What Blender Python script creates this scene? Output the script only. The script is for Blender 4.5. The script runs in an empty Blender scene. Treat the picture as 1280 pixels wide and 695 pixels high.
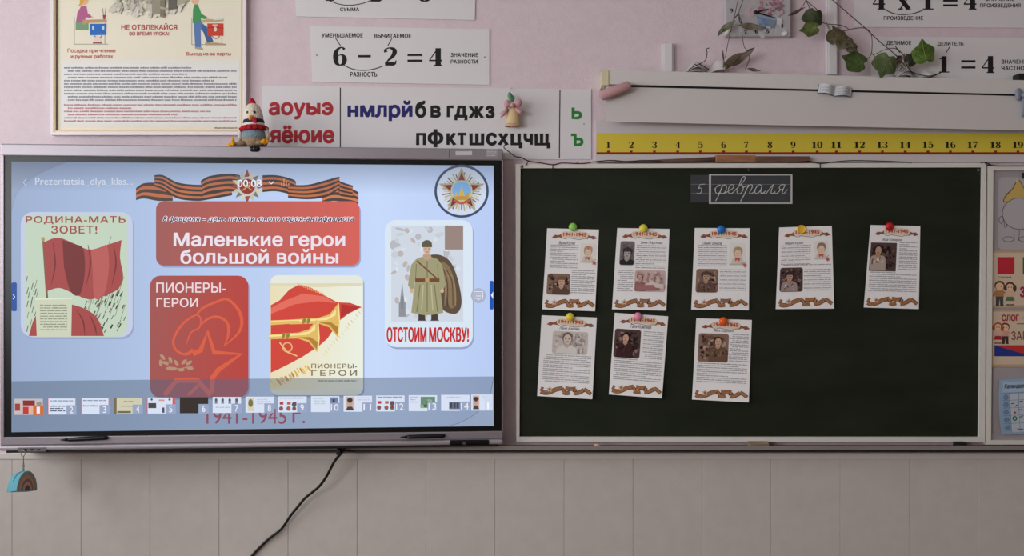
import bpy, bmesh, math, random
from mathutils import Vector, Matrix, geometry, noise
S = bpy.context.scene
COL = S.collection
V = Vector
# ------------------------------------------------------------------ camera, light, exposure
CAM_D, KPX, ZC = 3.2, 0.0029, 1.5            # camera distance from the wall, metres per picture unit on the wall, eye height
FPX = CAM_D / KPX
cam_d = bpy.data.cameras.new('camera'); cam = bpy.data.objects.new('camera', cam_d); COL.objects.link(cam)
cam.location = (0, -CAM_D, ZC); cam.rotation_euler = (math.pi/2, 0, 0)
cam_d.sensor_width = 36; cam_d.lens = 36*FPX/1280; cam_d.clip_start = 0.05
S.camera = cam
vs = S.view_settings
vs.view_transform = 'Standard'; vs.look = 'None'; vs.gamma = 1; vs.use_curve_mapping = False; vs.exposure = 0.0
S.cycles.use_denoising = True
S.cycles.max_bounces = 6; S.cycles.transparent_max_bounces = 16
S.cycles.sample_clamp_indirect = 4
w = bpy.data.worlds.new('sky'); S.world = w; w.use_nodes = True
w.node_tree.nodes['Background'].inputs[0].default_value = (0.80, 0.90, 1.0, 1)
w.node_tree.nodes['Background'].inputs[1].default_value = 1.0
WIN_Y = [(-2.4, -0.7), (-4.9, -3.2), (-7.4, -5.7)]   # daylight windows in the left wall
XL, XR, YB, ZT = -3.1, 3.3, -8.0, 3.15
WIN_POWER = [46, 82, 92]
for k, (a, b) in enumerate(WIN_Y):
    ld = bpy.data.lights.new('daylight', 'AREA'); ld.shape = 'RECTANGLE'; ld.size = 1.25; ld.size_y = b-a-0.1
    ld.energy = WIN_POWER[k]; ld.color = (0.955, 0.985, 1.0)
    lo = bpy.data.objects.new('daylight', ld); COL.objects.link(lo)
    lo.location = (XL-0.03, (a+b)/2, 1.99); lo.rotation_euler = (0, -math.pi/2, 0)

# ------------------------------------------------------------------ measuring
CAMP = V((0, -CAM_D, ZC))
def W(px, py, y=0.0):
    s = (CAM_D+y)/FPX
    return V(((px-640)*s, y, ZC-(py-347.5)*s))
def on_plane(y0):
    return lambda px, py, d=0.0: W(px, py, y0-d)
PL, PR = W(0, 347.5, -0.212), W(629, 347.5, -0.09)      # front of the display turns a little towards the left
DU = (PR-PL).normalized(); DN = V((DU.y, -DU.x, 0))
if DN.y > 0: DN = -DN
def DP(px, py, d=0.0):
    r = W(px, py, 0)-CAMP
    t = ((PL+DN*d)-CAMP).dot(DN)/r.dot(DN)
    return CAMP+r*t

# ------------------------------------------------------------------ materials
def lin(c): return tuple(((v/255)/12.92 if v <= 10 else ((v/255+0.055)/1.055)**2.4) for v in c)+(1,)
MATS = {}
def mat(c, rough=0.75, kind='p', metal=0.0, bump=0.0, bscale=60, vary=0.0, spec=0.3, alpha=1.0, coat=0.0):
    key = (tuple(c), rough, kind, metal, bump, bscale, vary, spec, alpha, coat)
    if key in MATS: return MATS[key]
    m = bpy.data.materials.new('%s_%02x%02x%02x' % (({'p': 'surface', 'e': 'lit_pixels', 'o': 'screen_overlay'}[kind],)+tuple(int(v) for v in c)))
    m.use_nodes = True; nt = m.node_tree; N = nt.nodes; b = N['Principled BSDF']
    if kind == 'o':
        N.remove(b); mx = N.new('ShaderNodeMixShader'); tr = N.new('ShaderNodeBsdfTransparent'); em = N.new('ShaderNodeEmission')
        em.inputs[0].default_value = lin(c); mx.inputs[0].default_value = alpha
        nt.links.new(tr.outputs[0], mx.inputs[1]); nt.links.new(em.outputs[0], mx.inputs[2]); nt.links.new(mx.outputs[0], N['Material Output'].inputs[0])
    elif kind == 'e':
        b.inputs['Base Color'].default_value = (0.01, 0.01, 0.012, 1); b.inputs['Roughness'].default_value = 0.45
        b.inputs['Specular IOR Level'].default_value = 0.12
        b.inputs['Emission Color'].default_value = lin(c); b.inputs['Emission Strength'].default_value = 1.0
    else:
        b.inputs['Base Color'].default_value = lin(c); b.inputs['Roughness'].default_value = rough
        b.inputs['Metallic'].default_value = metal; b.inputs['Specular IOR Level'].default_value = spec
        b.inputs['Coat Weight'].default_value = coat
        tc = None
        if bump or vary:
            tc = N.new('ShaderNodeTexCoord'); nz = N.new('ShaderNodeTexNoise'); nz.inputs['Scale'].default_value = bscale; nz.inputs['Detail'].default_value = 6
            nt.links.new(tc.outputs['Object'], nz.inputs['Vector'])
        if vary:
            n2 = N.new('ShaderNodeTexNoise'); n2.inputs['Scale'].default_value = bscale*0.25; n2.inputs['Detail'].default_value = 5
            nt.links.new(tc.outputs['Object'], n2.inputs['Vector'])
            rp = N.new('ShaderNodeMapRange'); rp.inputs[1].default_value = 0.3; rp.inputs[2].default_value = 0.7
            rp.inputs[3].default_value = 1-vary; rp.inputs[4].default_value = 1+vary
            nt.links.new(n2.outputs[0], rp.inputs[0])
            hs = N.new('ShaderNodeHueSaturation'); hs.inputs['Color'].default_value = lin(c); nt.links.new(rp.outputs[0], hs.inputs['Value'])
            nt.links.new(hs.outputs[0], b.inputs['Base Color'])
        if bump:
            bp = N.new('ShaderNodeBump'); bp.inputs['Strength'].default_value = bump; bp.inputs['Distance'].default_value = 0.004
            nt.links.new(nz.outputs[0], bp.inputs['Height']); nt.links.new(bp.outputs[0], b.inputs['Normal'])
    MATS[key] = m
    return m
def wood(c1, c2, scale=30):
    key = ('wood', tuple(c1), tuple(c2), scale)
    if key in MATS: return MATS[key]
    m = bpy.data.materials.new('wood'); m.use_nodes = True; nt = m.node_tree; N = nt.nodes; b = N['Principled BSDF']
    tc = N.new('ShaderNodeTexCoord'); mp = N.new('ShaderNodeMapping'); mp.inputs['Scale'].default_value = (0.06, 1, 1)
    nz = N.new('ShaderNodeTexNoise'); nz.inputs['Scale'].default_value = scale*8; nz.inputs['Detail'].default_value = 5
    cr = N.new('ShaderNodeValToRGB'); cr.color_ramp.elements[0].color = lin(c1); cr.color_ramp.elements[1].color = lin(c2)
    cr.color_ramp.elements[0].position = 0.35; cr.color_ramp.elements[1].position = 0.65
    nt.links.new(tc.outputs['Object'], mp.inputs[0]); nt.links.new(mp.outputs[0], nz.inputs['Vector']); nt.links.new(nz.outputs[0], cr.inputs[0]); nt.links.new(cr.outputs[0], b.inputs['Base Color'])
    b.inputs['Roughness'].default_value = 0.55
    MATS[key] = m; return m
def knit(c):
    key = ('knit', tuple(c))
    if key in MATS: return MATS[key]
    m = bpy.data.materials.new('crochet_yarn'); m.use_nodes = True; nt = m.node_tree; N = nt.nodes; b = N['Principled BSDF']
    tc = N.new('ShaderNodeTexCoord'); vo = N.new('ShaderNodeTexVoronoi'); vo.inputs['Scale'].default_value = 190
    nt.links.new(tc.outputs['Object'], vo.inputs['Vector'])
    bp = N.new('ShaderNodeBump'); bp.inputs['Strength'].default_value = 0.8; bp.inputs['Distance'].default_value = 0.003; bp.invert = True
    nt.links.new(vo.outputs[0], bp.inputs['Height']); nt.links.new(bp.outputs[0], b.inputs['Normal'])
    b.inputs['Base Color'].default_value = lin(c); b.inputs['Roughness'].default_value = 0.95; b.inputs['Specular IOR Level'].default_value = 0.1
    MATS[key] = m; return m

# ------------------------------------------------------------------ objects
WM = {}
def props(o, label=None, cat=None, group=None, kind=None):
    if label: o['label'] = label
    if cat: o['category'] = cat
    if group: o['group'] = group
    if kind: o['kind'] = kind
    return o
def thing(name, label, cat, loc, group=None, rot=None):
    o = bpy.data.objects.new(name, None); COL.objects.link(o); o.empty_display_size = 0.05
    m = Matrix.Translation(loc) @ (rot.to_4x4() if rot else Matrix.Identity(4))
    o.matrix_world = m; WM[o.name] = m
    return props(o, label, cat, group)
class MB:
    """collects faces in world coordinates and links them as one mesh object"""
    def __init__(s): s.v = []; s.f = []; s.m = []; s.mats = []
    def mi(s, m):
        if m not in s.mats: s.mats.append(m)
        return s.mats.index(m)
    def add(s, vs, fs, m):
        o = len(s.v); k = s.mi(m); s.v += [V(p) for p in vs]
        for f in fs: s.f.append([o+i for i in f]); s.m.append(k)
        return s
    def box(s, lo, hi, m, bev=0.0, M=None):
        bm = bmesh.new(); bmesh.ops.create_cube(bm, size=1)
        c = (V(lo)+V(hi))/2; d = V(hi)-V(lo)
        for v in bm.verts: v.co = V((v.co.x*abs(d.x), v.co.y*abs(d.y), v.co.z*abs(d.z)))+c
        if bev: bmesh.ops.bevel(bm, geom=bm.edges[:], offset=bev, segments=2, affect='EDGES', profile=0.5)
        return s.bm(bm, m, M)
    def bm(s, bm, m, M=None):
        if M is not None: bmesh.ops.transform(bm, matrix=M, verts=bm.verts)
        bm.verts.index_update(); s.add([v.co.copy() for v in bm.verts], [[v.index for v in f.verts] for f in bm.faces], m); bm.free(); return s
    def prism(s, pts, ax, m):
        """closed outline pts (world points) pushed along the vector ax"""
        n = len(pts); a = [V(p) for p in pts]; b = [p+ax for p in a]
        tri = geometry.tessellate_polygon([a])
        nrm = sum(((a[i].cross(a[(i+1) % n])) for i in range(n)), V((0, 0, 0)))
        flip = nrm.dot(ax) > 0
        fs = []
        for t in tri:
            t = list(t); q = (a[t[1]]-a[t[0]]).cross(a[t[2]]-a[t[0]])
            if q.dot(ax) > 0: t.reverse()
            fs.append(t); fs.append([n+i for i in reversed(t)])
        for i in range(n):
            j = (i+1) % n
            fs.append([i, j, n+j, n+i] if not flip else [j, i, n+i, n+j])
            if True:
                e = fs[-1]
        return s.add(a+b, fs, m)
    def tube(s, pts, r, m, n=7, cap=True):
        pts = [V(p) for p in pts]; rs = r if isinstance(r, (list, tuple)) else [r]*len(pts)
        vs = []; up = V((0, 0, 1)); prev = None
        for i, p in enumerate(pts):
            t = (pts[min(i+1, len(pts)-1)]-pts[max(i-1, 0)])
            t = t.normalized() if t.length > 1e-9 else V((0, 0, 1))
            if prev is None:
                a = t.cross(up if abs(t.z) < 0.9 else V((1, 0, 0))).normalized()
            else:
                a = (prev-t*prev.dot(t)); a = a.normalized() if a.length > 1e-6 else t.orthogonal().normalized()
            prev = a; b = t.cross(a)
            for k in range(n):
                q = 2*math.pi*k/n; vs.append(p+(a*math.cos(q)+b*math.sin(q))*rs[i])
        fs = []
        for i in range(len(pts)-1):
            for k in range(n):
                l = (k+1) % n; fs.append([i*n+k, i*n+l, (i+1)*n+l, (i+1)*n+k])
        if cap: fs.append(list(range(n-1, -1, -1))); fs.append([(len(pts)-1)*n+k for k in range(n)])
        return s.add(vs, fs, m)
    def lathe(s, prof, m, M, n=24, caps=True):
        """prof: (radius, height) pairs turned about local z, placed by matrix M"""
        vs = [M @ V((r*math.cos(2*math.pi*k/n), r*math.sin(2*math.pi*k/n), h)) for r, h in prof for k in range(n)]
        fs = []
        for i in range(len(prof)-1):
            for k in range(n):
                l = (k+1) % n; fs.append([i*n+k, i*n+l, (i+1)*n+l, (i+1)*n+k])
        if caps: fs.append(list(range(n-1, -1, -1))); fs.append([(len(prof)-1)*n+k for k in range(n)])
        return s.add(vs, fs, m)
    def ball(s, c, r, m, sc=(1, 1, 1), n=14, M=None):
        bm = bmesh.new(); bmesh.ops.create_uvsphere(bm, u_segments=n, v_segments=max(6, n//2+1), radius=r)
        T = Matrix.Translation(V(c)) @ (M or Matrix.Identity(4)) @ Matrix.Diagonal((*sc, 1))
        return s.bm(bm, m, T)
    def grid(s, fn, nu, nv, m):
        vs = [fn(i/nu, j/nv) for j in range(nv+1) for i in range(nu+1)]
        return s.add(vs, [[j*(nu+1)+i, (j+1)*(nu+1)+i, (j+1)*(nu+1)+i+1, j*(nu+1)+i+1] for j in range(nv) for i in range(nu)], m)
    def build(s, name, parent=None, smooth=False, **pr):
        if parent is None:
            lo = V([min(p[i] for p in s.v) for i in range(3)]); hi = V([max(p[i] for p in s.v) for i in range(3)])
            org = V(((lo.x+hi.x)/2, (lo.y+hi.y)/2, lo.z)); wm = Matrix.Translation(org)
        else: wm = WM[parent.name]
        inv = wm.inverted(); me = bpy.data.meshes.new(name)
        me.from_pydata([inv @ p for p in s.v], [], s.f)
        for m in s.mats: me.materials.append(m)
        me.polygons.foreach_set('material_index', s.m)
        if smooth: me.polygons.foreach_set('use_smooth', [True]*len(s.f))
        me.update()
        o = bpy.data.objects.new(name, me); COL.objects.link(o)
        if parent is None: o.matrix_world = wm
        else: o.parent = parent
        WM[o.name] = wm
        if smooth == 'auto':
            pass
        return props(o, **pr)
def fix_normals(o):
    bm = bmesh.new(); bm.from_mesh(o.data); bmesh.ops.recalc_face_normals(bm, faces=bm.faces[:]); bm.to_mesh(o.data); bm.free(); return o

# ------------------------------------------------------------------ curves, letters
def cr(pts, k=6, closed=False):
    """smooth line through points of any size of tuple"""
    P = [tuple(p) for p in pts]; n = len(P); out = []
    g = (lambda i: P[i % n]) if closed else (lambda i: P[max(0, min(n-1, i))])
    for i in range(n if closed else n-1):
        a, b, c, d = g(i-1), g(i), g(i+1), g(i+2)
        for j in range(k):
            t = j/k
            out.append(tuple(0.5*(2*b[q]+(c[q]-a[q])*t+(2*a[q]-5*b[q]+4*c[q]-d[q])*t*t+(3*b[q]-a[q]-3*c[q]+d[q])*t**3) for q in range(len(b))))
    if not closed: out.append(P[-1])
    return out
def area2(p): return sum(p[i][0]*p[(i+1) % len(p)][1]-p[(i+1) % len(p)][0]*p[i][1] for i in range(len(p)))/2
def inside(q, p):
    r = False; n = len(p)
    for i in range(n):
        a, b = p[i], p[i-1]
        if (a[1] > q[1]) != (b[1] > q[1]) and q[0] < (b[0]-a[0])*(q[1]-a[1])/(b[1]-a[1])+a[0]: r = not r
    return r
GL = {}
def glyphs(s, off=0.0, spacing=1.0):
    """the outlines of a line of letters as ([outer, holes...], ...) with y up"""
    key = (s, off, spacing)
    if key in GL: return GL[key]
    cu = bpy.data.curves.new('line', 'FONT'); cu.body = s; cu.size = 1; cu.offset = off; cu.fill_mode = 'NONE'; cu.resolution_u = 3; cu.space_character = spacing
    ob = bpy.data.objects.new('line', cu); COL.objects.link(ob)
    dg = bpy.context.evaluated_depsgraph_get(); dg.update()
    me = bpy.data.meshes.new_from_object(ob.evaluated_get(dg))
    co = [(v.co.x, v.co.y) for v in me.vertices]; adj = {}
    for e in me.edges:
        a, b = e.vertices; adj.setdefault(a, []).append(b); adj.setdefault(b, []).append(a)
    seen = set(); loops = []
    for st in range(len(co)):
        if st in seen or st not in adj: continue
        lp = [st]; seen.add(st); cur = st
        while True:
            nx = [q for q in adj[cur] if q not in seen]
            if not nx: break
            lp.append(nx[0]); seen.add(nx[0]); cur = nx[0]
        if len(lp) > 2:
            if lp[1] != lp[0]+1: lp = [lp[0]]+lp[:0:-1]     # keep the outline's own direction
            loops.append([co[i] for i in lp])
    bpy.data.objects.remove(ob); bpy.data.meshes.remove(me); bpy.data.curves.remove(cu)
    # group the outlines that share a stretch of the line, fill by winding number
    bx = [(min(p[0] for p in l), max(p[0] for p in l)) for l in loops]; order = sorted(range(len(loops)), key=lambda i: bx[i][0]); groups = []
    for i in order:
        if groups and bx[i][0] < groups[-1][0]+1e-6: groups[-1][1].append(loops[i]); groups[-1][0] = max(groups[-1][0], bx[i][1])
        else: groups.append([bx[i][1], [loops[i]]])
    out = []
    for _, ls in groups:
        vv = []; ee = []
        for l in ls:
            o = len(vv); vv += [V(p) for p in l]; ee += [(o+i, o+(i+1) % len(l)) for i in range(len(l))]
        r = geometry.delaunay_2d_cdt(vv, ee, [], 0, 1e-6)
        P = [(p.x, p.y) for p in r[0]]; T = []
        for t in r[2]:
            if len(t) != 3: continue
            cx = sum(P[i][0] for i in t)/3; cy = sum(P[i][1] for i in t)/3; wn = 0
            for l in ls:
                for i in range(len(l)):
                    a, b = l[i-1], l[i]
                    if (a[1] > cy) != (b[1] > cy) and cx < (b[0]-a[0])*(cy-a[1])/(b[1]-a[1])+a[0]: wn += 1 if b[1] > a[1] else -1
            if wn: T.append(tuple(t))
        out.append((ls, P, T))
    GL[key] = out
    return out
OE = {}
def winding(x, y, ls):
    wn = 0
    for l in ls:
        for i in range(len(l)):
            a, b = l[i-1], l[i]
            if (a[1] > y) != (b[1] > y) and x < (b[0]-a[0])*(y-a[1])/(b[1]-a[1])+a[0]: wn += 1 if b[1] > a[1] else -1
    return wn
def outline_edges(ls):
    """which edges of each outline bound the letter (not those that run inside it)"""
    if id(ls) not in OE:
        out = []
        for l in ls:
            k = []
            for i in range(len(l)):
                a, b = l[i], l[(i+1) % len(l)]; L = math.hypot(b[0]-a[0], b[1]-a[1]) or 1; ok = False
                for t in (.25, .5, .75):
                    mx, my = a[0]+(b[0]-a[0])*t, a[1]+(b[1]-a[1])*t; nx, ny = -(b[1]-a[1])/L*.004, (b[0]-a[0])/L*.004
                    if not (winding(mx+nx, my+ny, ls) and winding(mx-nx, my-ny, ls)): ok = True
                k.append(ok)
            out.append(k)
        OE[id(ls)] = out
    return OE[id(ls)]
# book-style numerals: (points with widths) per stroke on a 0..1 tall field, y down
def NUM(ch):
    if ch == '1': return [[(.28, .03, .24), (.28, .97, .24)], [(.02, .20, .05), (.14, .16, .07), (.22, .05, .09)], [(.0, .97, .06), (.58, .97, .06)]], .58
    if ch == '2': return [cr([(.10, .27, .17), (.08, .13, .08), (.28, .04, .06), (.50, .12, .16), (.55, .28, .20), (.44, .50, .15), (.2, .74, .07), (.06, .90, .05)]), [(.06, .90, .16), (.5, .90, .17), (.58, .88, .1), (.63, .72, .04)]], .64
    if ch == '3': return [cr([(.08, .22, .15), (.12, .08, .07), (.3, .04, .06), (.50, .12, .16), (.52, .28, .18), (.42, .42, .09), (.26, .46, .05)]), cr([(.26, .46, .05), (.46, .52, .09), (.56, .68, .2), (.52, .86, .17), (.3, .96, .06), (.1, .9, .08), (.08, .76, .15)])], .64
    if ch == '4': return [[(.46, .02, .22), (.46, .96, .22)], [(.44, .03, .05), (.03, .69, .05)], [(.01, .70, .07), (.66, .70, .07)], [(.26, .97, .06), (.66, .97, .06)]], .66
    if ch == '5': return [[(.12, .05, .05), (.09, .48, .05)], [(.11, .08, .15), (.45, .08, .15), (.56, .05, .04)], cr([(.09, .48, .05), (.3, .37, .06), (.5, .46, .16), (.55, .66, .21), (.5, .85, .15), (.3, .96, .06), (.1, .9, .08), (.08, .78, .15)])], .64
    if ch == '6': return [cr([(.54, .15, .13), (.44, .04, .06), (.26, .10, .10), (.13, .32, .19), (.12, .6, .22), (.17, .86, .17), (.33, .97, .06), (.5, .88, .16), (.55, .68, .2), (.5, .5, .14), (.36, .43, .05), (.2, .5, .05)])], .66
    if ch == '7': return [[(.04, .30, .04), (.06, .08, .1)], [(.06, .10, .17), (.56, .10, .17)], cr([(.57, .06, .05), (.40, .42, .09), (.28, .7, .2), (.27, .95, .22)])], .62
    if ch == '8': return [cr([(.31, .04, .06), (.48, .1, .15), (.5, .25, .16), (.33, .44, .1), (.13, .28, .18), (.15, .12, .15)], closed=True), cr([(.31, .46, .1), (.52, .64, .18), (.52, .84, .18), (.31, .97, .06), (.1, .86, .16), (.1, .66, .15)], closed=True)], .64
    if ch == '9': return [cr([(.11, .86, .13), (.2, .96, .06), (.4, .88, .1), (.52, .68, .19), (.54, .4, .22), (.48, .14, .17), (.32, .03, .06), (.15, .12, .16), (.1, .32, .2), (.15, .5, .14), (.3, .57, .05), (.46, .5, .05)])], .66
    if ch == '0': return [cr([(.32, .03, .06), (.5, .14, .16), (.55, .5, .22), (.5, .86, .16), (.32, .97, .06), (.14, .86, .16), (.09, .5, .22), (.14, .14, .16)], closed=True)], .64
    if ch == 'x': return [[(.1, .34, .2), (.56, .96, .2)], [(.54, .34, .06), (.12, .96, .06)], [(.0, .34, .06), (.26, .34, .06)], [(.42, .34, .06), (.66, .34, .06)], [(.0, .97, .06), (.26, .97, .06)], [(.42, .97, .06), (.68, .97, .06)]], .68

class Art:
    """flat print: shapes in picture units, each laid a hair above the one before, as one mesh"""
    def __init__(s, mp, kind='p', eps=4e-5, base=2e-4, rough=0.7, spec=0.25):
        s.mp = mp; s.kind = kind; s.eps = eps; s.d = base; s.b = MB(); s.rough = rough; s.spec = spec
    def mat(s, c): return c if not isinstance(c, tuple) else (mat(c[:3], s.rough, s.kind, spec=s.spec) if len(c) == 3 else mat(c[:3], kind='o', alpha=c[3]))
    def up(s): s.d += s.eps
    def _f(s, poly, c, holes=()):
        loops = [[V((p[0], p[1], 0)) for p in poly]]+[[V((p[0], p[1], 0)) for p in h] for h in holes]
        flat = [p for l in loops for p in l]; tri = geometry.tessellate_polygon(loops); fs = []
        for t in tri:
            a, b, q = (flat[i] for i in t); cz = (b-a).cross(q-a).z
            if abs(cz) < 1e-9: continue
            fs.append(list(t) if cz < 0 else list(reversed(t)))
        s.b.add([s.mp(p.x, p.y, s.d) for p in flat], fs, s.mat(c))
    def poly(s, pts, c, holes=()): s._f(pts, c, holes); s.up(); return s
    def rect(s, x0, y0, x1, y1, c): return s.poly([(x0, y0), (x1, y0), (x1, y1), (x0, y1)], c)
    def rr(s, x0, y0, x1, y1, r, c, n=5): return s.poly(rrpts(x0, y0, x1, y1, r, n), c)
    def ell(s, cx, cy, rx, ry, c, n=22, rot=0): return s.poly(ellpts(cx, cy, rx, ry, n, rot), c)
    def ring(s, cx, cy, r, w, c, n=40, ry=None):
        k = (ry or r)/r
        return s.poly(ellpts(cx, cy, r, r*k, n), c, [ellpts(cx, cy, r-w, (r-w)*k, n)])
    def _line(s, pts, w, c, closed=False, keep=None, st=4e-6):
        P = [V((p[0], p[1])) for p in pts]; ws = [p[2] if len(p) > 2 else w for p in pts]; n = len(P)
        if n < 2: return
        L = []; R = []
        for i in range(n):
            a = P[(i-1) % n] if closed else P[max(0, i-1)]; b = P[(i+1) % n] if closed else P[min(n-1, i+1)]
            t = b-a
            t = t.normalized() if t.length > 1e-9 else V((1, 0))
            nn = V((-t.y, t.x))*(ws[i]/2); L.append(P[i]+nn); R.append(P[i]-nn)
        if keep is not None:          # each stretch of a bold outline a hair apart, so that none coincide
            m = s.mat(c)
            for i in range(n):
                if keep[i]:
                    j = (i+1) % n; dd = s.d+(i % 11)*st
                    s.b.add([s.mp(p.x, p.y, dd) for p in (L[i], L[j], R[j], R[i])], [[0, 1, 2, 3]], m)
            return
        vs = [s.mp(p.x, p.y, s.d) for p in L+R]; m = s.mat(c)
        fs = [[i, (i+1) % n, n+(i+1) % n, n+i] for i in range(n if closed else n-1) if keep is None or keep[i]]
        s.b.add(vs, fs, m)
    def line(s, pts, w, c, closed=False): s._line(pts, w, c, closed); s.up(); return s
    def lines(s, many, w, c):
        for p in many: s._line(p, w, c); s.d += 5e-6
        s.up(); return s
    def text(s, t, x0, y0, x1, y1, c, off=0.0, shear=0.0, sp=1.0):
        """letters fitted to the box they fill"""
        g = glyphs(t, 0, sp); sh = lambda p: (p[0]+shear*p[1], p[1])
        pts = [sh(p) for q in g for l in q[0] for p in l]
        xs = [p[0] for p in pts]; ys = [p[1] for p in pts]
        a, b, lo, hi = min(xs)-off, max(xs)+off, min(ys)-off, max(ys)+off
        kx, ky = (x1-x0)/(b-a), (y1-y0)/(hi-lo)
        f = lambda p: (x0+(sh(p)[0]-a)*kx, y1-(p[1]-lo)*ky)
        m = s.mat(c)
        d0 = dm = s.d; st = 4e-6 if s.kind == 'p' else 0.0
        for ls, P, T in g:
            s.d = d0
            s.b.add([s.mp(*f(p), s.d) for p in P], [list(reversed(t)) if area2([f(P[i]) for i in t]) > 0 else list(t) for t in T], m)
            if off:
                s.d += 8e-6
                for l, kp in zip(ls, outline_edges(ls)):
                    s._line([f(p) for p in l], off*(kx+ky), c, True, kp, st); s.d += st*12
            dm = max(dm, s.d)
        s.d = dm
        s.d += 8e-6; s.up(); return s
    def num(s, t, x0, y0, x1, y1, c, gap=0.08, wt=1.22):
        """book numerals fitted to a box"""
        gl = [NUM(ch) for ch in t]; tot = sum(g[1] for g in gl)+gap*(len(gl)-1); x = 0; H = y1-y0; sx = (x1-x0)/tot
        for st, wd in gl:
            for p in st:
                k = (sx+H)/2
                cl = len(p) > 20 and p[0][:2] != p[-1][:2] and t and math.hypot(p[0][0]-p[-1][0], p[0][1]-p[-1][1]) < 0.09
                s._line([(x0+(x+q[0])*sx, y0+q[1]*H, q[2]*(wt if q[2] > .07 else 1.1)*(sx if abs(p[0][0]-p[-1][0]) < 0.02 and len(p) == 2 else k)) for q in p], 1, c, cl); s.d += 1e-5
            x += wd+gap
        s.up(); return s
    def words(s, x0, y0, x1, y1, pitch, c, seed=1, th=0.45, last=0.6, wl=(2.0, 6.5), fill=0.96):
        """lines of small print"""
        r = random.Random(seed); y = y0; k = 0
        while y+pitch*th <= y1+1e-6:
            x = x0+(pitch*1.2 if r.random() < .15 else 0); e = x1 if r.random() > .16 else x0+(x1-x0)*r.uniform(last, .95)
            while x < e-0.6:
                L = min(r.uniform(*wl)*pitch*0.5, e-x); cx = x
                while cx < x+L-0.05:          # letters of a word: short uprights with gaps
                    q = min(r.uniform(.28, .5)*pitch, x+L-cx); hh = pitch*th*(1.3 if r.random() < .12 else 1)
                    s._f([(cx, y+pitch*th-hh), (cx+q*fill, y+pitch*th-hh), (cx+q*fill, y+pitch*th), (cx, y+pitch*th)], c); cx += q
                x += L+pitch*r.uniform(.22, .34)
            y += pitch; k += 1
        s.up(); return s
    def build(s, name, parent=None, **pr): return s.b.build(name, parent, **pr)
def rrpts(x0, y0, x1, y1, r, n=5):
    o = []
    for cx, cy, a in ((x1-r, y0+r, -90), (x1-r, y1-r, 0), (x0+r, y1-r, 90), (x0+r, y0+r, 180)):
        for k in range(n+1): q = math.radians(a+90*k/n); o.append((cx+r*math.cos(q), cy+r*math.sin(q)))
    return o
def ellpts(cx, cy, rx, ry, n=22, rot=0):
    c, q = math.cos(rot), math.sin(rot)
    return [(cx+rx*math.cos(t)*c-ry*math.sin(t)*q, cy+rx*math.cos(t)*q+ry*math.sin(t)*c) for t in (2*math.pi*k/n for k in range(n))]
def star(cx, cy, R, r, n=5, a0=-90):
    return [(cx+(R if k % 2 == 0 else r)*math.cos(math.radians(a0+180*k/n)), cy+(R if k % 2 == 0 else r)*math.sin(math.radians(a0+180*k/n))) for k in range(2*n)]
def quad_map(c, y0, lift=None):
    """unit square -> a four-cornered sheet; c: corners TL TR BR BL in picture units, lift(u, v) metres off the plane y0"""
    def f(u, v, d=0.0):
        x = (c[0][0]*(1-u)+c[1][0]*u)*(1-v)+(c[3][0]*(1-u)+c[2][0]*u)*v
        y = (c[0][1]*(1-u)+c[1][1]*u)*(1-v)+(c[3][1]*(1-u)+c[2][1]*u)*v
        return W(x, y, y0-d-(lift(u, v) if lift else 0))
    return f
def slab(mp, x0, y0, x1, y1, th, m, b=None):
    """board of thickness th whose front is mp's surface"""
    b = b or MB()
    q = [(x0, y0), (x1, y0), (x1, y1), (x0, y1)]
    f = [mp(x, y, 0) for x, y in q]; k = [mp(x, y, -th) for x, y in q]
    for i in range(4): k[i].x, k[i].z = f[i].x, f[i].z
    return b.add(f+k, [[0, 3, 2, 1], [4, 5, 6, 7], [0, 1, 5, 4], [1, 2, 6, 5], [2, 3, 7, 6], [3, 0, 4, 7]], m)

# ================================================================== the room
PINK = (211, 193, 200); CLAD = (192, 184, 179); ROOMW = (190, 184, 180)
def structure(name, b, **k): return b.build(name, kind='structure', **k)
pink_m = mat(PINK, 0.85, bump=0.35, bscale=170, vary=0.03)
zs = W(0, 566).z
structure('wall_front', MB().box((XL, 0, zs), (XR, 0.12, ZT), pink_m))
clad_m = mat(CLAD, 0.45, bump=0.05, bscale=90, vary=0.035, spec=0.4)
b = MB(); pw = 86*KPX; x0 = W(705, 0).x-20*pw       # plastic cladding boards with seams
b.box((XL, 0.0, 0), (XR, 0.12, zs), mat((176, 168, 163)))
k = 0
while x0 + k*pw < XR:
    a = max(XL, x0+k*pw); e = min(XR, x0+(k+1)*pw)
    if e-a > 0.01: b.box((a+0.0003, -0.010, 0), (e-0.0003, 0.0, W(0, 572).z), clad_m, 0.0015)
    k += 1
structure('wall_front_lower', b)
b = MB().box((XL, -0.014, W(0, 573.5).z), (XR, 0.0, W(0, 565).z), mat((205, 197, 192), 0.4), 0.003)
structure('trim_1', b)
wm_ = mat(ROOMW, 0.8)
b = MB()
zb, zt = 1.3, 2.68
b.box((XL-0.3, YB, 0), (XL, 0.0, zb), wm_); b.box((XL-0.3, YB, zt), (XL, 0.0, ZT), wm_)
ys = sorted([YB, 0.0]+[q for ab in WIN_Y for q in ab])
for i in range(0, len(ys), 2): b.box((XL-0.3, ys[i], zb), (XL, ys[i+1], zt), wm_)
structure('wall_left', b)
for k, (a, e) in enumerate(WIN_Y):
    b = MB(); f = mat((225, 225, 225), 0.35)
    for q in (a+0.04, e-0.04, (a+e)/2): b.box((XL-0.14, q-0.035, zb), (XL-0.09, q+0.035, zt), f, 0.004)
    for q in (zb+0.04, zt-0.04): b.box((XL-0.14, a, q-0.035), (XL-0.09, e, q+0.035), f, 0.004)
    structure('window_%d' % (k+1), b)
structure('wall_right', MB().box((XR, YB, 0), (XR+0.2, 0.0, ZT), mat((170, 160, 156))))
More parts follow.
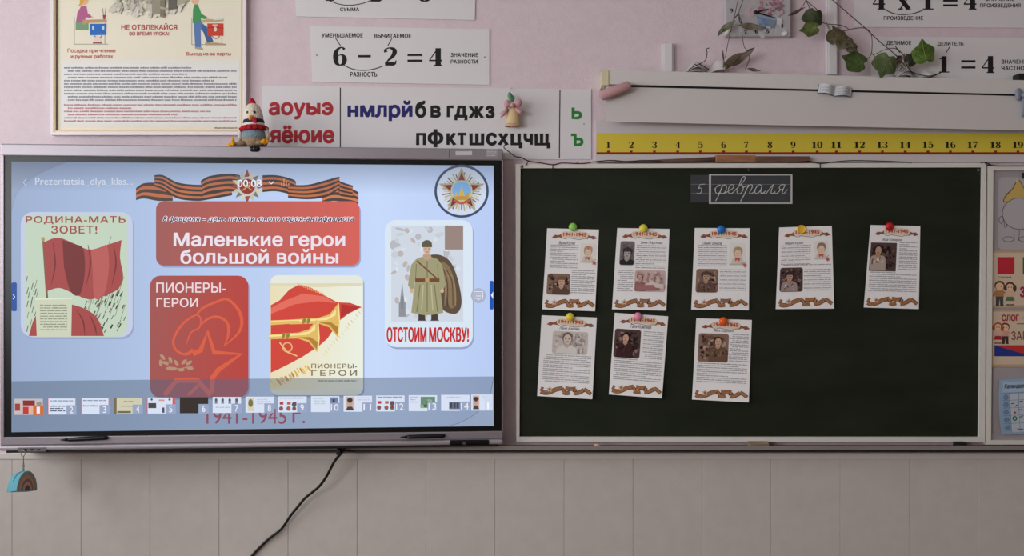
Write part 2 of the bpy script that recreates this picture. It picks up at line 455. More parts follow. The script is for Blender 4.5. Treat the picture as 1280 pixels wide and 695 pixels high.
structure('wall_back', MB().box((XL, YB-0.2, 0), (XR, YB, ZT), mat((170, 160, 156))))
structure('ceiling', MB().box((XL-0.3, YB-0.2, ZT), (XR+0.2, 0.12, ZT+0.1), mat((225, 222, 218))))
structure('floor', MB().box((XL-0.3, YB-0.2, -0.1), (XR+0.2, 0.12, 0), mat((120, 95, 78), 0.5, bump=0.1)))
# white cable trunking on the wall
def trunking(px0, px1, py1, label):
    a = W(px0, py1); e = W(px1, py1)
    t = thing('cable_trunking', label, 'cable trunking', (a.x, 0, a.z), 'white cable trunking')
    top = ZT-0.01
    MB().box((a.x, -0.018, a.z), (e.x, 0, top if px0 > 900 else W(0, 55.5).z), mat((205, 200, 202), 0.4), 0.003).build('channel', t)
    MB().box((a.x+0.006, -0.022, a.z), (e.x-0.006, -0.0185, (top if px0 > 900 else W(0, 55.5).z)-0.001), mat((214, 208, 210), 0.35), 0.0015).build('cover', t)
trunking(826.5, 841, 95, 'short white cable trunking rising behind the left part of the screen housing')
trunking(1031, 1045.5, 95, 'long white cable trunking running up the wall between the clock and the number sheets')

# ================================================================== interactive display
LS = W(0, 347.5, -0.212)
rotm = Matrix((DU, -DN, V((0, 0, 1)))).transposed()          # local x along the front, y into the wall
base = DP(314, 566); disp = thing('interactive_display', 'large wall mounted silver interactive display showing a lesson slide', 'display', base, rot=rotm)
MD = WM[disp.name]; MI = MD.inverted()
def loc(px, py, d=0.0): return MI @ DP(px, py, d)
def dbox(b, p0, p1, y0, y1, m, bev=0.0):
    """box in the display's own axes: picture corners on its front plane, depths y0..y1 (positive towards the wall)"""
    a, e = loc(*p0), loc(*p1)
    return b.box((min(a.x, e.x), y0, min(a.z, e.z)), (max(a.x, e.x), y1, max(a.z, e.z)), m, bev, MD)
silver = mat((150, 143, 150), 0.38, metal=0.55, bump=0.02, bscale=300)
silver2 = mat((162, 154, 160), 0.42, metal=0.4)
black = mat((9, 9, 12), 0.3)
dark = mat((24, 23, 26), 0.5)
tl, br = loc(0.5, 180.3), loc(628.7, 553.2)
tl.z = (loc(0.5, 180.3).z+loc(627, 185).z)/2
sl, sr = loc(14.4, 202).x, loc(617, 202).x; st = (loc(14.4, 202).z+loc(617, 207).z)/2; sb = (loc(14.4, 540.2).z+loc(617, 532.4).z)/2
zb2 = (loc(4, 547).z+loc(629, 538.5).z)/2; zt2 = (loc(4, 196.5).z+loc(627, 199).z)/2
b = MB()
def lbox(b, lo, hi, m, bev=0.0): return b.box(lo, hi, m, bev, MD)
XA, XB = tl.x, br.x
zl = (loc(0, 564).z+loc(629, 554).z)/2
lbox(b, (XA, 0.0, zt2), (XB, 0.085, tl.z), silver, 0.004)            # top bar
lbox(b, (XA, 0.0, zb2-0.004), (loc(5, 300).x, 0.085, zt2+0.004), silver, 0.002)
lbox(b, (loc(627.3, 300).x, 0.0, zb2-0.004), (XB, 0.085, zt2+0.004), silver, 0.002)
lbox(b, (XA, 0.0, zb2-0.028), (XB, 0.085, zb2), silver, 0.003)
b.build('frame', disp)
lbox(MB(), (XA+0.004, 0.018, zb2-0.02), (XB-0.004, 0.083, tl.z-0.004), dark, 0.004).build('back_cover', disp)
lbox(MB(), (loc(5, 300).x, 0.004, zb2), (loc(627.3, 300).x, 0.017, zt2), black).build('glass_border', disp)
b = MB(); lbox(b, (XA, -0.012, zl), (XB, 0.06, zb2-0.028), silver2, 0.006)
tray = b.build('pen_tray', disp)
b = MB(); lbox(b, (XA+0.02, -0.004, zl-0.008), (XB-0.02, 0.05, zl), dark, 0.002); b.build('tray_underside', disp)
b = MB(); zz = loc(586, 552).z; lbox(b, (loc(562, 552).x, -0.016, zz-0.0085), (loc(611, 552).x, -0.01, zz+0.0085), black, 0.004)
sw = b.build('sensor_window', disp)
dbox(MB(), (578, 551), (582, 554.5), -0.0172, -0.0155, mat((70, 70, 74))).build('sensor_lens', sw)
b = MB(); dbox(b, (25, 558.6), (60, 563.6), -0.0135, -0.008, mat((110, 105, 108), 0.4, metal=0.4), 0.001); pp = b.build('port_panel', disp)
b = MB()
for q0, q1 in ((32, 36.5), (40.5, 45), (49, 52.5)): dbox(b, (q0, 560.3), (q1, 562), -0.0142, -0.013, black)
b.build('port', pp)
b = MB(); q = loc(318, 186.2)
e = loc(311.8, 0).x; f = loc(325, 0).x
lbox(b, (e, -0.009, q.z-0.0095), (f, 0.009, q.z+0.0095), black, 0.008); ce = b.build('camera_module', disp)
b = MB(); b.ball(MD @ V((q.x+0.001, -0.0065, q.z)), 0.006, mat((40, 42, 55), 0.1), n=12); b.build('camera_lens', ce, True)
A = Art(DP, eps=3e-5, base=4e-4)
A.rect(569.5, 189, 590, 194, (196, 192, 198)); A.words(571, 190.4, 588.5, 192.6, 3.4, (70, 68, 75), 5, .7)
A.build('white_label', disp, label='small white label on the top bar')
A = Art(DP, eps=3e-5, base=4e-4); A.rect(607.5, 186, 622.5, 196, (150, 146, 150))
for k in range(4): A.words(608.5, 187+k*2.3, 621.5, 188.6+k*2.3, 2.6, (186, 182, 188), seed=k+4)
A.build('grey_label', disp, label='grey rating label at the right end of the top bar')
A = Art(DP, eps=3e-5, base=3e-4); A.line([(561.7, 187), (561.5, 198)], .8, (95, 90, 95)); A.build('seam', disp); A = Art(DP, eps=3e-5, base=3e-4); A.line([(2, 556.6), (400, 551), (628, 548.6)], .7, (98, 93, 98)); A.build('seam', disp)
# wall bracket behind it
for fx in (0.3, 0.7):
    b = MB()
    x = XA+(XB-XA)*fx; p = MD @ V((x, 0.08, 0.45)); b.box((p.x-0.03, p.y, p.z-0.2), (p.x+0.03, -0.0005, p.z+0.2), dark); b.build('wall_bracket', disp)

# ---- the lit picture: slide, cards, bars of the viewer
SB = 0.0
def scr(eps=1.6e-5, base=0.0): return Art(DP, 'e', eps, base)
class ScreenArt(Art): pass
lay = [-0.0038]
def S_(): 
    a = Art(DP, 'e', 1.2e-5, lay[0]); return a
def done(a, name, parent, **k):
    lay[0] = a.d+2e-5; return a.build(name, parent, **k)
def sx(t, side): return None
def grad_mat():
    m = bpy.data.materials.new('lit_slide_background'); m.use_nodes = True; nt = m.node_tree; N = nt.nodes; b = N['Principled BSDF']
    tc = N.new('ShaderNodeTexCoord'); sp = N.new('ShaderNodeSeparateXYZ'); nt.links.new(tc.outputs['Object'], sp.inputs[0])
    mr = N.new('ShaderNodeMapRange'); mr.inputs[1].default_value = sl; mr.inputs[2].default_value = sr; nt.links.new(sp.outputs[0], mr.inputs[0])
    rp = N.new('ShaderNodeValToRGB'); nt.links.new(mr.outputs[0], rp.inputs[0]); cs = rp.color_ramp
    cs.elements[0].color = lin((154, 172, 204)); cs.elements[1].color = lin((184, 203, 243)); cs.elements[1].position = 1.0  # slide's own gradient, with off-axis dimming of the left side put into its colours
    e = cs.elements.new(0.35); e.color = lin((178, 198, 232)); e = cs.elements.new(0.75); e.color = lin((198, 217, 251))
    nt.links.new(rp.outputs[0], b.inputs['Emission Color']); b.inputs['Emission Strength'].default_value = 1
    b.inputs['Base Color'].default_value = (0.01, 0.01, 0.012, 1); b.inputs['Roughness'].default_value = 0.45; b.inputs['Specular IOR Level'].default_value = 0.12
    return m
def hgrad(x0, x1, *cols):  # left-to-right change: veiling glare and off-axis view put into the pixel colours
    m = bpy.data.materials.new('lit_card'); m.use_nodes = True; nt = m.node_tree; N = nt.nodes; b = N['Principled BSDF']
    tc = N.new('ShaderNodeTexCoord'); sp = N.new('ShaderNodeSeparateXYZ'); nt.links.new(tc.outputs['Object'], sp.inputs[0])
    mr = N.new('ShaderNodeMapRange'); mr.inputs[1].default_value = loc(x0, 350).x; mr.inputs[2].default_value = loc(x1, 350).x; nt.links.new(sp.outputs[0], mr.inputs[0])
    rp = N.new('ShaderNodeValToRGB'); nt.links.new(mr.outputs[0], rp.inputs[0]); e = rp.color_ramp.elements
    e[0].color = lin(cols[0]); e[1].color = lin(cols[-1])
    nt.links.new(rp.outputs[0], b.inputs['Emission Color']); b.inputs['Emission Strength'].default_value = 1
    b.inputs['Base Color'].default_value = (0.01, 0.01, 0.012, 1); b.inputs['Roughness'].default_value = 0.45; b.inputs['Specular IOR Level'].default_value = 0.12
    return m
TLs, TRs, BRs, BLs = (14.4, 202), (617, 207), (617.2, 532.4), (14.4, 540.3)
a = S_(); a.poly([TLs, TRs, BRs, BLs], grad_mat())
# pale page beyond the rounded corners of the slide
a.poly([TLs]+[(14.4+1.2*0, 262)]+[(14.4, 262)]+cr([(14.4, 262), (22, 240), (42, 221), (70, 207.5), (84, 202.6)], 4), (150, 164, 190))
a.line(cr([(14.6, 262), (22, 240), (42, 221), (70, 207.5), (84, 202.8)], 4), .7, (140, 150, 180))
a.poly(cr([(617, 478), (611, 497), (598, 514), (580, 526), (560, 533.2)], 4)+[(617.2, 532.4)], (196, 212, 246))
a.line(cr([(616.8, 472), (611, 497), (598, 514), (580, 526), (560, 533)], 4), .6, (120, 130, 150))
screen = done(a, 'screen', disp, label='lit screen with a pale blue slide')
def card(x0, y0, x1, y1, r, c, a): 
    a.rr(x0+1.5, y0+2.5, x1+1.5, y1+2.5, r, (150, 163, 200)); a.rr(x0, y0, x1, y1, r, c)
# poster card, left: plain stand-in picture with its heading
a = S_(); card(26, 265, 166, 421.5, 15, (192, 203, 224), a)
a.poly([(31, 269), (159, 269)]+[(159, 410)]+cr([(159, 410), (155, 417), (147, 421)], 3)+cr([(44, 421), (35, 417), (31, 408)], 3), (192, 209, 188))
r = random.Random(3)
for k in range(26):
    x = 108+r.uniform(0, 50); y = r.uniform(345, 400); L = r.uniform(16, 60)
    if x+L*.33 < 158: a.line([(x, y), (x+L*.33*.9, y-L*.95)], .6, (112, 118, 92))
for k in range(60):
    x = r.uniform(104, 156); y = r.uniform(368, 416)
    a.line([(x, y), (min(158, x+2.4), y-5)], r.uniform(.7, 1.8), r.choice([(70, 70, 50), (100, 95, 70), (52, 50, 40)]))
for k in range(22):
    x = r.uniform(32, 46); y = r.uniform(345, 415); a.line([(x, y), (x+2, y-8)], r.uniform(.5, 1.3), (86, 84, 66))
# plain red flag on a pole above red drapery
RC, RDK, RLT = (164, 72, 70), (116, 48, 48), (184, 92, 88)
a.poly(cr([(36, 420), (44, 396), (60, 384), (84, 380), (106, 386), (122, 398), (130, 420)], 5), RC)
for p in ([(96, 388), (104, 402), (106, 420)], [(112, 394), (118, 406), (121, 420)], [(60, 386), (66, 380), (84, 378)]): a.line(cr([(x, y, .5+1.6*(q == 1)) for q, (x, y) in enumerate(p)], 4), 1, RDK)
a.line([(62, 420), (54, 300)], 2.6, (122, 98, 74)); a.ell(53.8, 299, 2.2, 2.8, (176, 146, 84), 12)
a.poly(cr([(54.5, 303), (72, 297), (92, 304), (112, 312), (134, 306), (152, 300)], 5)+cr([(152, 300), (150, 322), (154, 346), (148, 362)], 4)[1:]+cr([(148, 362), (130, 370), (110, 374), (90, 366), (74, 360), (58.6, 364)], 5)[1:], RC)
a.poly(cr([(78, 300), (92, 305), (104, 311), (106, 340), (100, 368), (88, 364), (80, 334)], 4), RDK); a.poly(cr([(114, 313), (126, 310), (134, 307), (136, 336), (130, 368), (118, 372), (116, 342)], 4), RLT)
for x in (66, 110, 142): a.line(cr([(x, 306 if x != 66 else 303, .6), (x+3, 330, 2), (x-2, 356, .6)], 5), 1, RDK)
a.poly([(44, 374), (90, 373), (89, 421), (46, 421)], (203, 208, 184)); a.line([(44, 374), (90, 373)], 1.6, (222, 226, 204))
a.words(50, 381, 84, 416, 3.4, (136, 140, 120), 9, .35)
a.text('РОДИНА-МАТЬ', 32, 270, 157, 280.5, (158, 70, 66), .02, sp=1.1); a.text('ЗОВЕТ!', 64, 282, 121.5, 292.2, (158, 70, 66), .02, sp=1.1)
done(a, 'poster_picture', screen, label='cream and red poster picture headed РОДИНА-МАТЬ ЗОВЕТ!')
# red cover with star and flame
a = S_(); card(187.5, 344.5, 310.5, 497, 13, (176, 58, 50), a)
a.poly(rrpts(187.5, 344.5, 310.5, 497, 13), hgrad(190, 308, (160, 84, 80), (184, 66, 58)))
O = (216, 92, 64)
def zz_(pts): return [(180+x/4.086, 335+y/4.088) for x, y in pts]
a.line(cr([p+(wd,) for p, wd in zip(zz_([(195, 440), (160, 415), (150, 370), (175, 315), (215, 270), (268, 240), (290, 262), (282, 305), (240, 330), (215, 392)]), [3, 3, 3, 3, 2.6, 2.2, 2, 2, 2, 1])], 4), 2, O)
a.line(cr([p+(wd,) for p, wd in zip(zz_([(268, 240), (300, 205), (365, 175), (425, 160), (480, 210), (500, 275), (480, 335), (410, 398)]), [2, 3, 3, 3, 4, 4, 3, 1])], 4), 2, O)
a.line(cr([p+(wd,) for p, wd in zip(zz_([(290, 290), (330, 258), (380, 250), (425, 280), (430, 340), (410, 398)]), [2, 3, 3.4, 3.4, 3, 1])], 4), 2, O)
a.line(cr([p+(wd,) for p, wd in zip(zz_([(195, 440), (225, 438), (250, 415)]), [3, 4, 3])], 4), 2, O)
starp = zz_([(325, 305), (370, 425), (520, 425), (395, 515), (425, 660), (330, 590), (225, 655), (90, 655), (150, 575), (270, 540), (235, 440)])
so = zz_([(325, 300), (372, 425), (522, 425), (398, 515), (372, 590), (368, 660), (330, 660), (300, 590), (150, 572), (255, 470), (240, 440), (278, 425)])
a.line(zz_([(250, 440), (290, 420), (325, 325), (358, 432), (495, 440), (380, 520), (350, 560), (345, 640)]), 6.2, O)
a.line(zz_([(105, 650), (165, 575), (275, 575), (340, 650)]), 6.0, O); a.line(zz_([(225, 650), (290, 590)]), 4.2, O)
L_ = (176, 142, 116)
a.line(zz_([(85, 470), (130, 505), (180, 515), (255, 500)]), 1.0, L_)
for (x, y, an) in ((95, 455, .9), (110, 485, .2), (85, 485, 1.5), (135, 470, 1.2), (150, 515, -.1), (165, 485, 1.0), (190, 520, 0), (205, 480, -.7), (230, 485, -.6), (235, 512, .1), (130, 515, .2)):
    p = zz_([(x, y)])[0]; a.ell(p[0], p[1], 4.4, 2.1, L_, 12, an)
a.text('ПИОНЕРЫ-', 195.3, 353, 282, 366, (232, 216, 222), .012); a.text('ГЕРОИ', 195.5, 372.5, 247.5, 384, (232, 216, 222), .012)
done(a, 'red_cover_picture', screen, label='red book cover with star and flame reading ПИОНЕРЫ-ГЕРОИ')
# trumpets cover
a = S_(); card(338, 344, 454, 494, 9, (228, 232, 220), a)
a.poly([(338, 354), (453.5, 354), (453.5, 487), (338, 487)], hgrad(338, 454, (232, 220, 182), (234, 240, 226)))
a.poly([(338, 354), (453.5, 354), (453.5, 357), (400, 359), (338, 357)], (222, 214, 182))
RD, RL, RK = (208, 68, 56), (226, 108, 92), (176, 48, 44); GD, GL_, GK = (226, 186, 98), (246, 226, 156), (176, 128, 56)
def tz(pts): return [(325+x/4.086, 335+y/4.088) for x, y in pts]
a.poly(tz([(55, 190), (100, 165), (150, 110), (200, 85), (260, 100), (330, 140), (395, 175), (460, 178), (520, 200), (450, 235), (405, 270), (345, 360), (300, 400), (215, 455), (150, 490), (90, 520), (55, 535)]), RD)
a.poly(tz([(55, 205), (120, 170), (220, 130), (330, 145), (390, 180), (300, 170), (180, 185), (55, 235)]), RL)
a.poly(tz([(415, 185), (510, 200), (450, 230), (412, 255)]), RK)
for k in range(44):   # gold fringe
    t = k/43; x = 245-190*t+r.uniform(-8, 8); y = 490+90*t+r.uniform(-6, 14); p = tz([(x, y), (x+14, y+24)]); a.line(p, r.uniform(.7, 1.6), r.choice([GD, (206, 162, 70), GK, (240, 214, 130)]))
for k in range(16):
    t = k/15; x = 520-200*t+r.uniform(-5, 5); y = 205+230*t; p = tz([(x, y), (x+10, y+14)]); a.line(p, r.uniform(.5, 1.0), r.choice([GD, (232, 205, 150)]))
for k in range(14):
    t = k/13; p = tz([(190+130*t, 75+50*t), (196+130*t, 90+50*t)]); a.line(p, .8, (230, 190, 120))
def horn(o, a):
    q = lambda pts: tz([(x+o[0], y+o[1]) for x, y in pts])
    a.poly(q([(0, 2), (150, -8), (205, -25), (245, -75), (252, -80), (256, 60), (248, 95), (205, 42), (150, 22), (0, 26)]), GD)
    a.poly(q([(0, 6), (150, -2), (205, -14), (238, -50), (236, -20), (190, 4), (0, 14)]), GL_)
    a.poly(q([(150, 16), (205, 30), (246, 80), (250, 40), (210, 14)]), GK)
    a.line(q([(250, -82), (257, 20), (249, 96)]), 1.4, GL_)
    for d in (0, 22): 
        c = q([(75+d, 8)])[0]; a.ell(c[0], c[1], 2.2, 4.2, GK, 10, .3); a.ell(c[0]+.5, c[1]-.5, 1.2, 2.4, (120, 132, 60), 8, .3)
horn((150, 262), a); a.poly(tz([(55, 268), (200, 262), (200, 282), (55, 292)]), GD); a.line(tz([(55, 272), (200, 267)]), 1, GL_)
horn((45, 338), a)
a.ring(*tz([(140, 405)])[0], 6.5, 1.6, (226, 176, 120)); a.line(tz([(100, 380), (140, 430), (190, 450)]), 1.6, (232, 190, 130))
a.text('ПИОНЕРЫ-', 389, 454.5, 446.5, 460.5, (132, 116, 86), .025, sp=1.1); a.text('ГЕРОИ', 389, 462.5, 446.3, 470, (132, 116, 86), .02, sp=1.35)
a.words(397, 475.4, 446, 476.8, 2.6, (150, 136, 108), 5, .5)
done(a, 'cream_cover_picture', screen, label='cream book cover with red banner and two gold horns reading ПИОНЕРЫ-ГЕРОИ')
# right poster card: plain stand-in
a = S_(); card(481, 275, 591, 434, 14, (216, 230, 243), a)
a.rect(489, 282, 579, 402, (206, 214, 226))
for k in range(70):
    x = r.uniform(491, 574); y = r.uniform(284, 396)
    a.ell(x, y, r.uniform(2, 7), r.uniform(1.2, 4), r.choice([(196, 204, 214), (214, 222, 232), (182, 184, 190), (222, 226, 230), (188, 178, 176)]), 10, r.uniform(0, 3))
a.rect(556, 282, 579, 312, (152, 132, 124)); 
CP, CT, CK, CL_ = (92, 76, 60), (158, 154, 118), (118, 112, 80), (186, 182, 146)
a.poly(cr([(524, 322), (546, 318), (562, 326), (572, 348), (577, 378), (570, 392), (552, 386), (540, 360)], 5), CP)
a.poly(cr([(552, 326), (562, 334), (569, 356), (570, 380), (562, 384), (556, 356)], 4), (132, 110, 82))
for k in range(5): a.line(cr([(549+k*3, 328+k*3), (556+k*3, 352), (556+k*3.4, 382)], 4), .9, (64, 52, 42) if k % 2 else (150, 128, 96))
for x in (524, 540): a.poly([(x-1, 388), (x+7, 388), (x+7.5, 399), (x+9, 401), (x-2, 401), (x-1, 399)], (70, 58, 50))
a.poly(cr([(520, 324), (533, 320), (547, 324)], 4)+[(549, 350), (554, 391)]+cr([(554, 391), (534, 394), (514, 391)], 4)[1:]+[(519, 350)], CT)
a.poly([(520, 324), (514, 331), (510, 356), (513, 362), (517, 361), (521, 338)], CT); a.poly([(547, 324), (553, 331), (557, 356), (554, 362), (550, 361), (546, 338)], CT); a.ell(514.6, 363.5, 2.4, 2.8, (204, 172, 146), 12); a.ell(552.6, 363.5, 2.4, 2.8, (204, 172, 146), 12)
a.lines([[(534, 324), (534, 390)], [(525, 356), (521, 390)], [(543, 356), (547, 390)]], 1.2, CK); a.lines([[(529, 356), (527, 388)], [(539, 356), (541, 388)]], 1.4, CL_); a.lines([[(520.5, 330), (519.5, 348)], [(547, 330), (548, 348)]], .9, CK)
a.rect(519, 348, 549.4, 352.4, (116, 72, 50)); a.rect(531.5, 347.6, 536.5, 352.8, (186, 156, 96)); a.line([(521, 326), (546, 348)], 1.8, (116, 72, 50))
a.poly([(529.5, 317), (538, 317), (539.5, 322), (534, 326), (528, 322)], (186, 154, 130)); a.ell(533.8, 311, 5, 6.6, (206, 174, 148), 18); a.poly(cr([(527.4, 309), (528.4, 302.6), (533.8, 300), (539.2, 302.6), (540.2, 309)], 4), (92, 90, 68))
a.lines([[(530.8, 311), (532.6, 311)], [(535.2, 311), (537, 311)], [(532.2, 315), (535.6, 315)]], .7, (110, 76, 62))
a.rect(498.5, 378, 507, 396, (142, 146, 152)); a.poly([(500, 378), (502.7, 352), (505.6, 378)], (150, 152, 158)); a.rect(501, 370, 504.5, 386, (130, 134, 142))
a.text('ОТСТОИМ', 483.5, 408.5, 533, 428, (196, 40, 40), .03); a.text('МОСКВУ!', 536.5, 408.5, 586, 428, (196, 40, 40), .03)
done(a, 'poster_picture', screen, label='white poster picture reading ОТСТОИМ МОСКВУ!')
# striped ribbon over the title
def ribbon(a, top, h0, n=5, cols=((70, 60, 56), (190, 112, 74))):
    T = cr(top, 5)
    for k in range(2*n-1):
        c = cols[k % 2]; f0, f1 = k/(2*n-1), (k+1)/(2*n-1)
        up = [(x, y+h*f0) for x, y, h in T]; dn = [(x, y+h*f1+.15) for x, y, h in T]
        a.poly(up+dn[::-1], c)
a = S_()
ribbon(a, [(170, 235, 15), (180, 229, 19), (198, 229, 22), (216, 236, 15)], 0, 3, ((78, 66, 60), (188, 108, 72)))
ribbon(a, [(193, 219, 14), (204, 219, 18), (222, 228, 20), (246, 231, 20), (262, 229, 20), (290, 222, 22)], 0, 4)
ribbon(a, [(251, 226, 20), (262, 220, 22), (286, 217, 22), (300, 219, 22)], 0, 4)
ribbon(a, [(328, 219, 21), (346, 219, 20), (366, 224, 20), (370, 228, 18)], 0, 4)
ribbon(a, [(402, 240, 14), (416, 233, 18), (436, 235, 18), (448, 240, 16)], 0, 3, ((78, 66, 60), (206, 124, 82)))
ribbon(a, [(360, 231, 16), (384, 231, 18), (408, 225, 21), (424, 221, 16), (424, 226, 18), (441, 232, 15)], 0, 4)
for k in range(16):
    an = k*22.5; L = 22 if k % 4 == 0 else 20
    p = [(309+L*math.cos(math.radians(an))*1.02, 233+L*math.sin(math.radians(an)))]+[(309+9*math.cos(math.radians(an+q)), 233+9*math.sin(math.radians(an+q))) for q in (34, -34)]
    a.poly(p, [(150, 74, 64), (214, 206, 168), (126, 120, 104), (196, 190, 160)][k % 4])
a.ell(309, 233, 12.5, 12.2, (196, 198, 196)); a.ell(309, 233, 9.8, 9.6, (150, 50, 46)); a.line([(303, 238), (315, 229)], 1.4, (196, 168, 90)); a.line([(303, 229), (315, 238)], 1.2, (196, 168, 90))
done(a, 'ribbon_emblem', screen, label='striped orange and black ribbon with star medal')
# title card
a = S_(); card(195, 251.5, 449.5, 332, 10, (190, 74, 66), a)
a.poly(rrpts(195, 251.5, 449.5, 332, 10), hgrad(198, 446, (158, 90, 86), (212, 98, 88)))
tx = '8 февраля – день памяти юного героя-антифашиста'
a.text(tx, 203.3, 269.2, 443.2, 279.4, (240, 235, 244), .11, .25, 1.1); a.d += 2e-5; a.text(tx, 203.8, 269.8, 442.7, 278.9, (66, 46, 78), .026, .25, 1.1)
a.text('Маленькие герои', 217, 290.5, 431.5, 312.5, (232, 224, 236), .022); a.text('большой войны', 225.5, 311, 423, 330, (232, 224, 236), .022)
done(a, 'title_card', screen, label='red title card with white lettering')
# order in a ring
a = S_(); a.ell(577, 239, 34, 33.2, (62, 76, 98), 40); a.ell(577, 239, 31, 30.2, (206, 216, 238), 40)
GO = (150, 140, 112)
for k in range(40):
    an = math.radians(k*9); R = 24.5 if k % 2 else 22.5
    a.line([(577+9*math.cos(an), 239.5+9*math.sin(an)), (577+R*math.cos(an), 239.5+R*math.sin(an))], 1.7, [(172, 164, 130), (120, 112, 92), (198, 192, 164)][k % 3])
a.poly(star(577, 239, 30.5, 12.5), (170, 162, 138)); 
for k in range(5):
    an = math.radians(-90+72*k); p = [(577+24*math.cos(an), 239+24*math.sin(an))]+[(577+12*math.cos(an+q), 239+12*math.sin(an+q)) for q in (.42, -.42)]
    a.poly(p, (128, 52, 46))
a.ell(577, 238.5, 13.6, 13.2, (196, 190, 150)); a.ell(577, 238, 12, 11.6, (122, 172, 220))
a.poly([(570, 250), (584, 250), (587, 245), (567, 245)], (186, 146, 66)); a.poly([(573.5, 245), (580.5, 245), (578.6, 238), (577, 229), (575.4, 238)], (206, 172, 86))
a.rect(569, 240.5, 571, 246, (206, 172, 86)); a.rect(583, 241, 586, 246, (186, 150, 72)); a.line(cr([(567, 250), (577, 254.5), (587, 250)], 4), 2.6, (190, 88, 70))
done(a, 'order_emblem', screen, label='jewelled star order inside a dark ring')
# date under the slide, viewer bars
a = S_(); a.text('1941-1945', 258, 511, 358, 530, (184, 40, 52), .004); done(a, 'slide_date', screen)
a = S_(); a.text('г.', 365.5, 515.5, 381.5, 529, (184, 40, 52), .004); done(a, 'slide_date', screen)
a = S_()
for k in range(26):
    y0 = k*1.4; f = (1-k/26)**1.0*.50
    a.poly([(14.4, 202+y0), (617, 207+y0), (617, 207+y0+1.4), (14.4, 202+y0+1.4)], (84, 90, 104, f))
a.poly([(14.4, 476.5), (200, 474.5), (617, 470.5), (617.2, 532.4), (14.4, 540.3)], (86, 102, 122, .55))
done(a, 'viewer_bar', screen)
a = S_()
WH = (232, 236, 244)
a.text('Prezentatsia_dlya_klas...', 44, 222, 166, 234, (205, 211, 226), .004); done(a, 'file_name', screen); a = S_(); a.line([(33, 223.5), (29, 228), (33, 232.5)], 1, (190, 198, 214))
done(a, 'viewer_arrow', screen); a = S_(); a.text('00:08', 297, 224.5, 327, 233.8, WH, .004); a.line([(336, 227), (339, 230), (342, 227)], 1.2, WH)
done(a, 'level_meter', screen); a = S_()
done(a, 'viewer_arrow', screen); a = S_()
a.lines([[(352, 232), (352, 228)], [(355, 233), (355, 223)], [(358, 233), (358, 226)], [(361, 232), (361, 229)]], 1, (222, 150, 106))
done(a, 'viewer_control', screen); a = S_()
a.rr(14.4, 353, 21, 389, 2, (44, 84, 158)); a.line([(16.4, 368), (18.4, 371), (16.4, 374)], 1, WH)
done(a, 'viewer_control', screen); a = S_()
a.rr(612, 351, 617, 387, 2, (30, 82, 178)); a.poly([(613.6, 369), (616.4, 364.5), (616.4, 373.5)], WH)
done(a, 'viewer_control', screen); a = S_()
a.ell(598, 369.5, 9.4, 9.4, (172, 178, 202)); a.line([(592.5, 364.5), (603.5, 364.5), (603.5, 373), (599.5, 373), (598, 375.6), (596.5, 373), (592.5, 373)], 1, WH, True)
a.lines([[(594.6, 367.3), (601.6, 367.3)], [(594.6, 370), (601.6, 370)]], .9, WH)
done(a, 'viewer_control', screen)
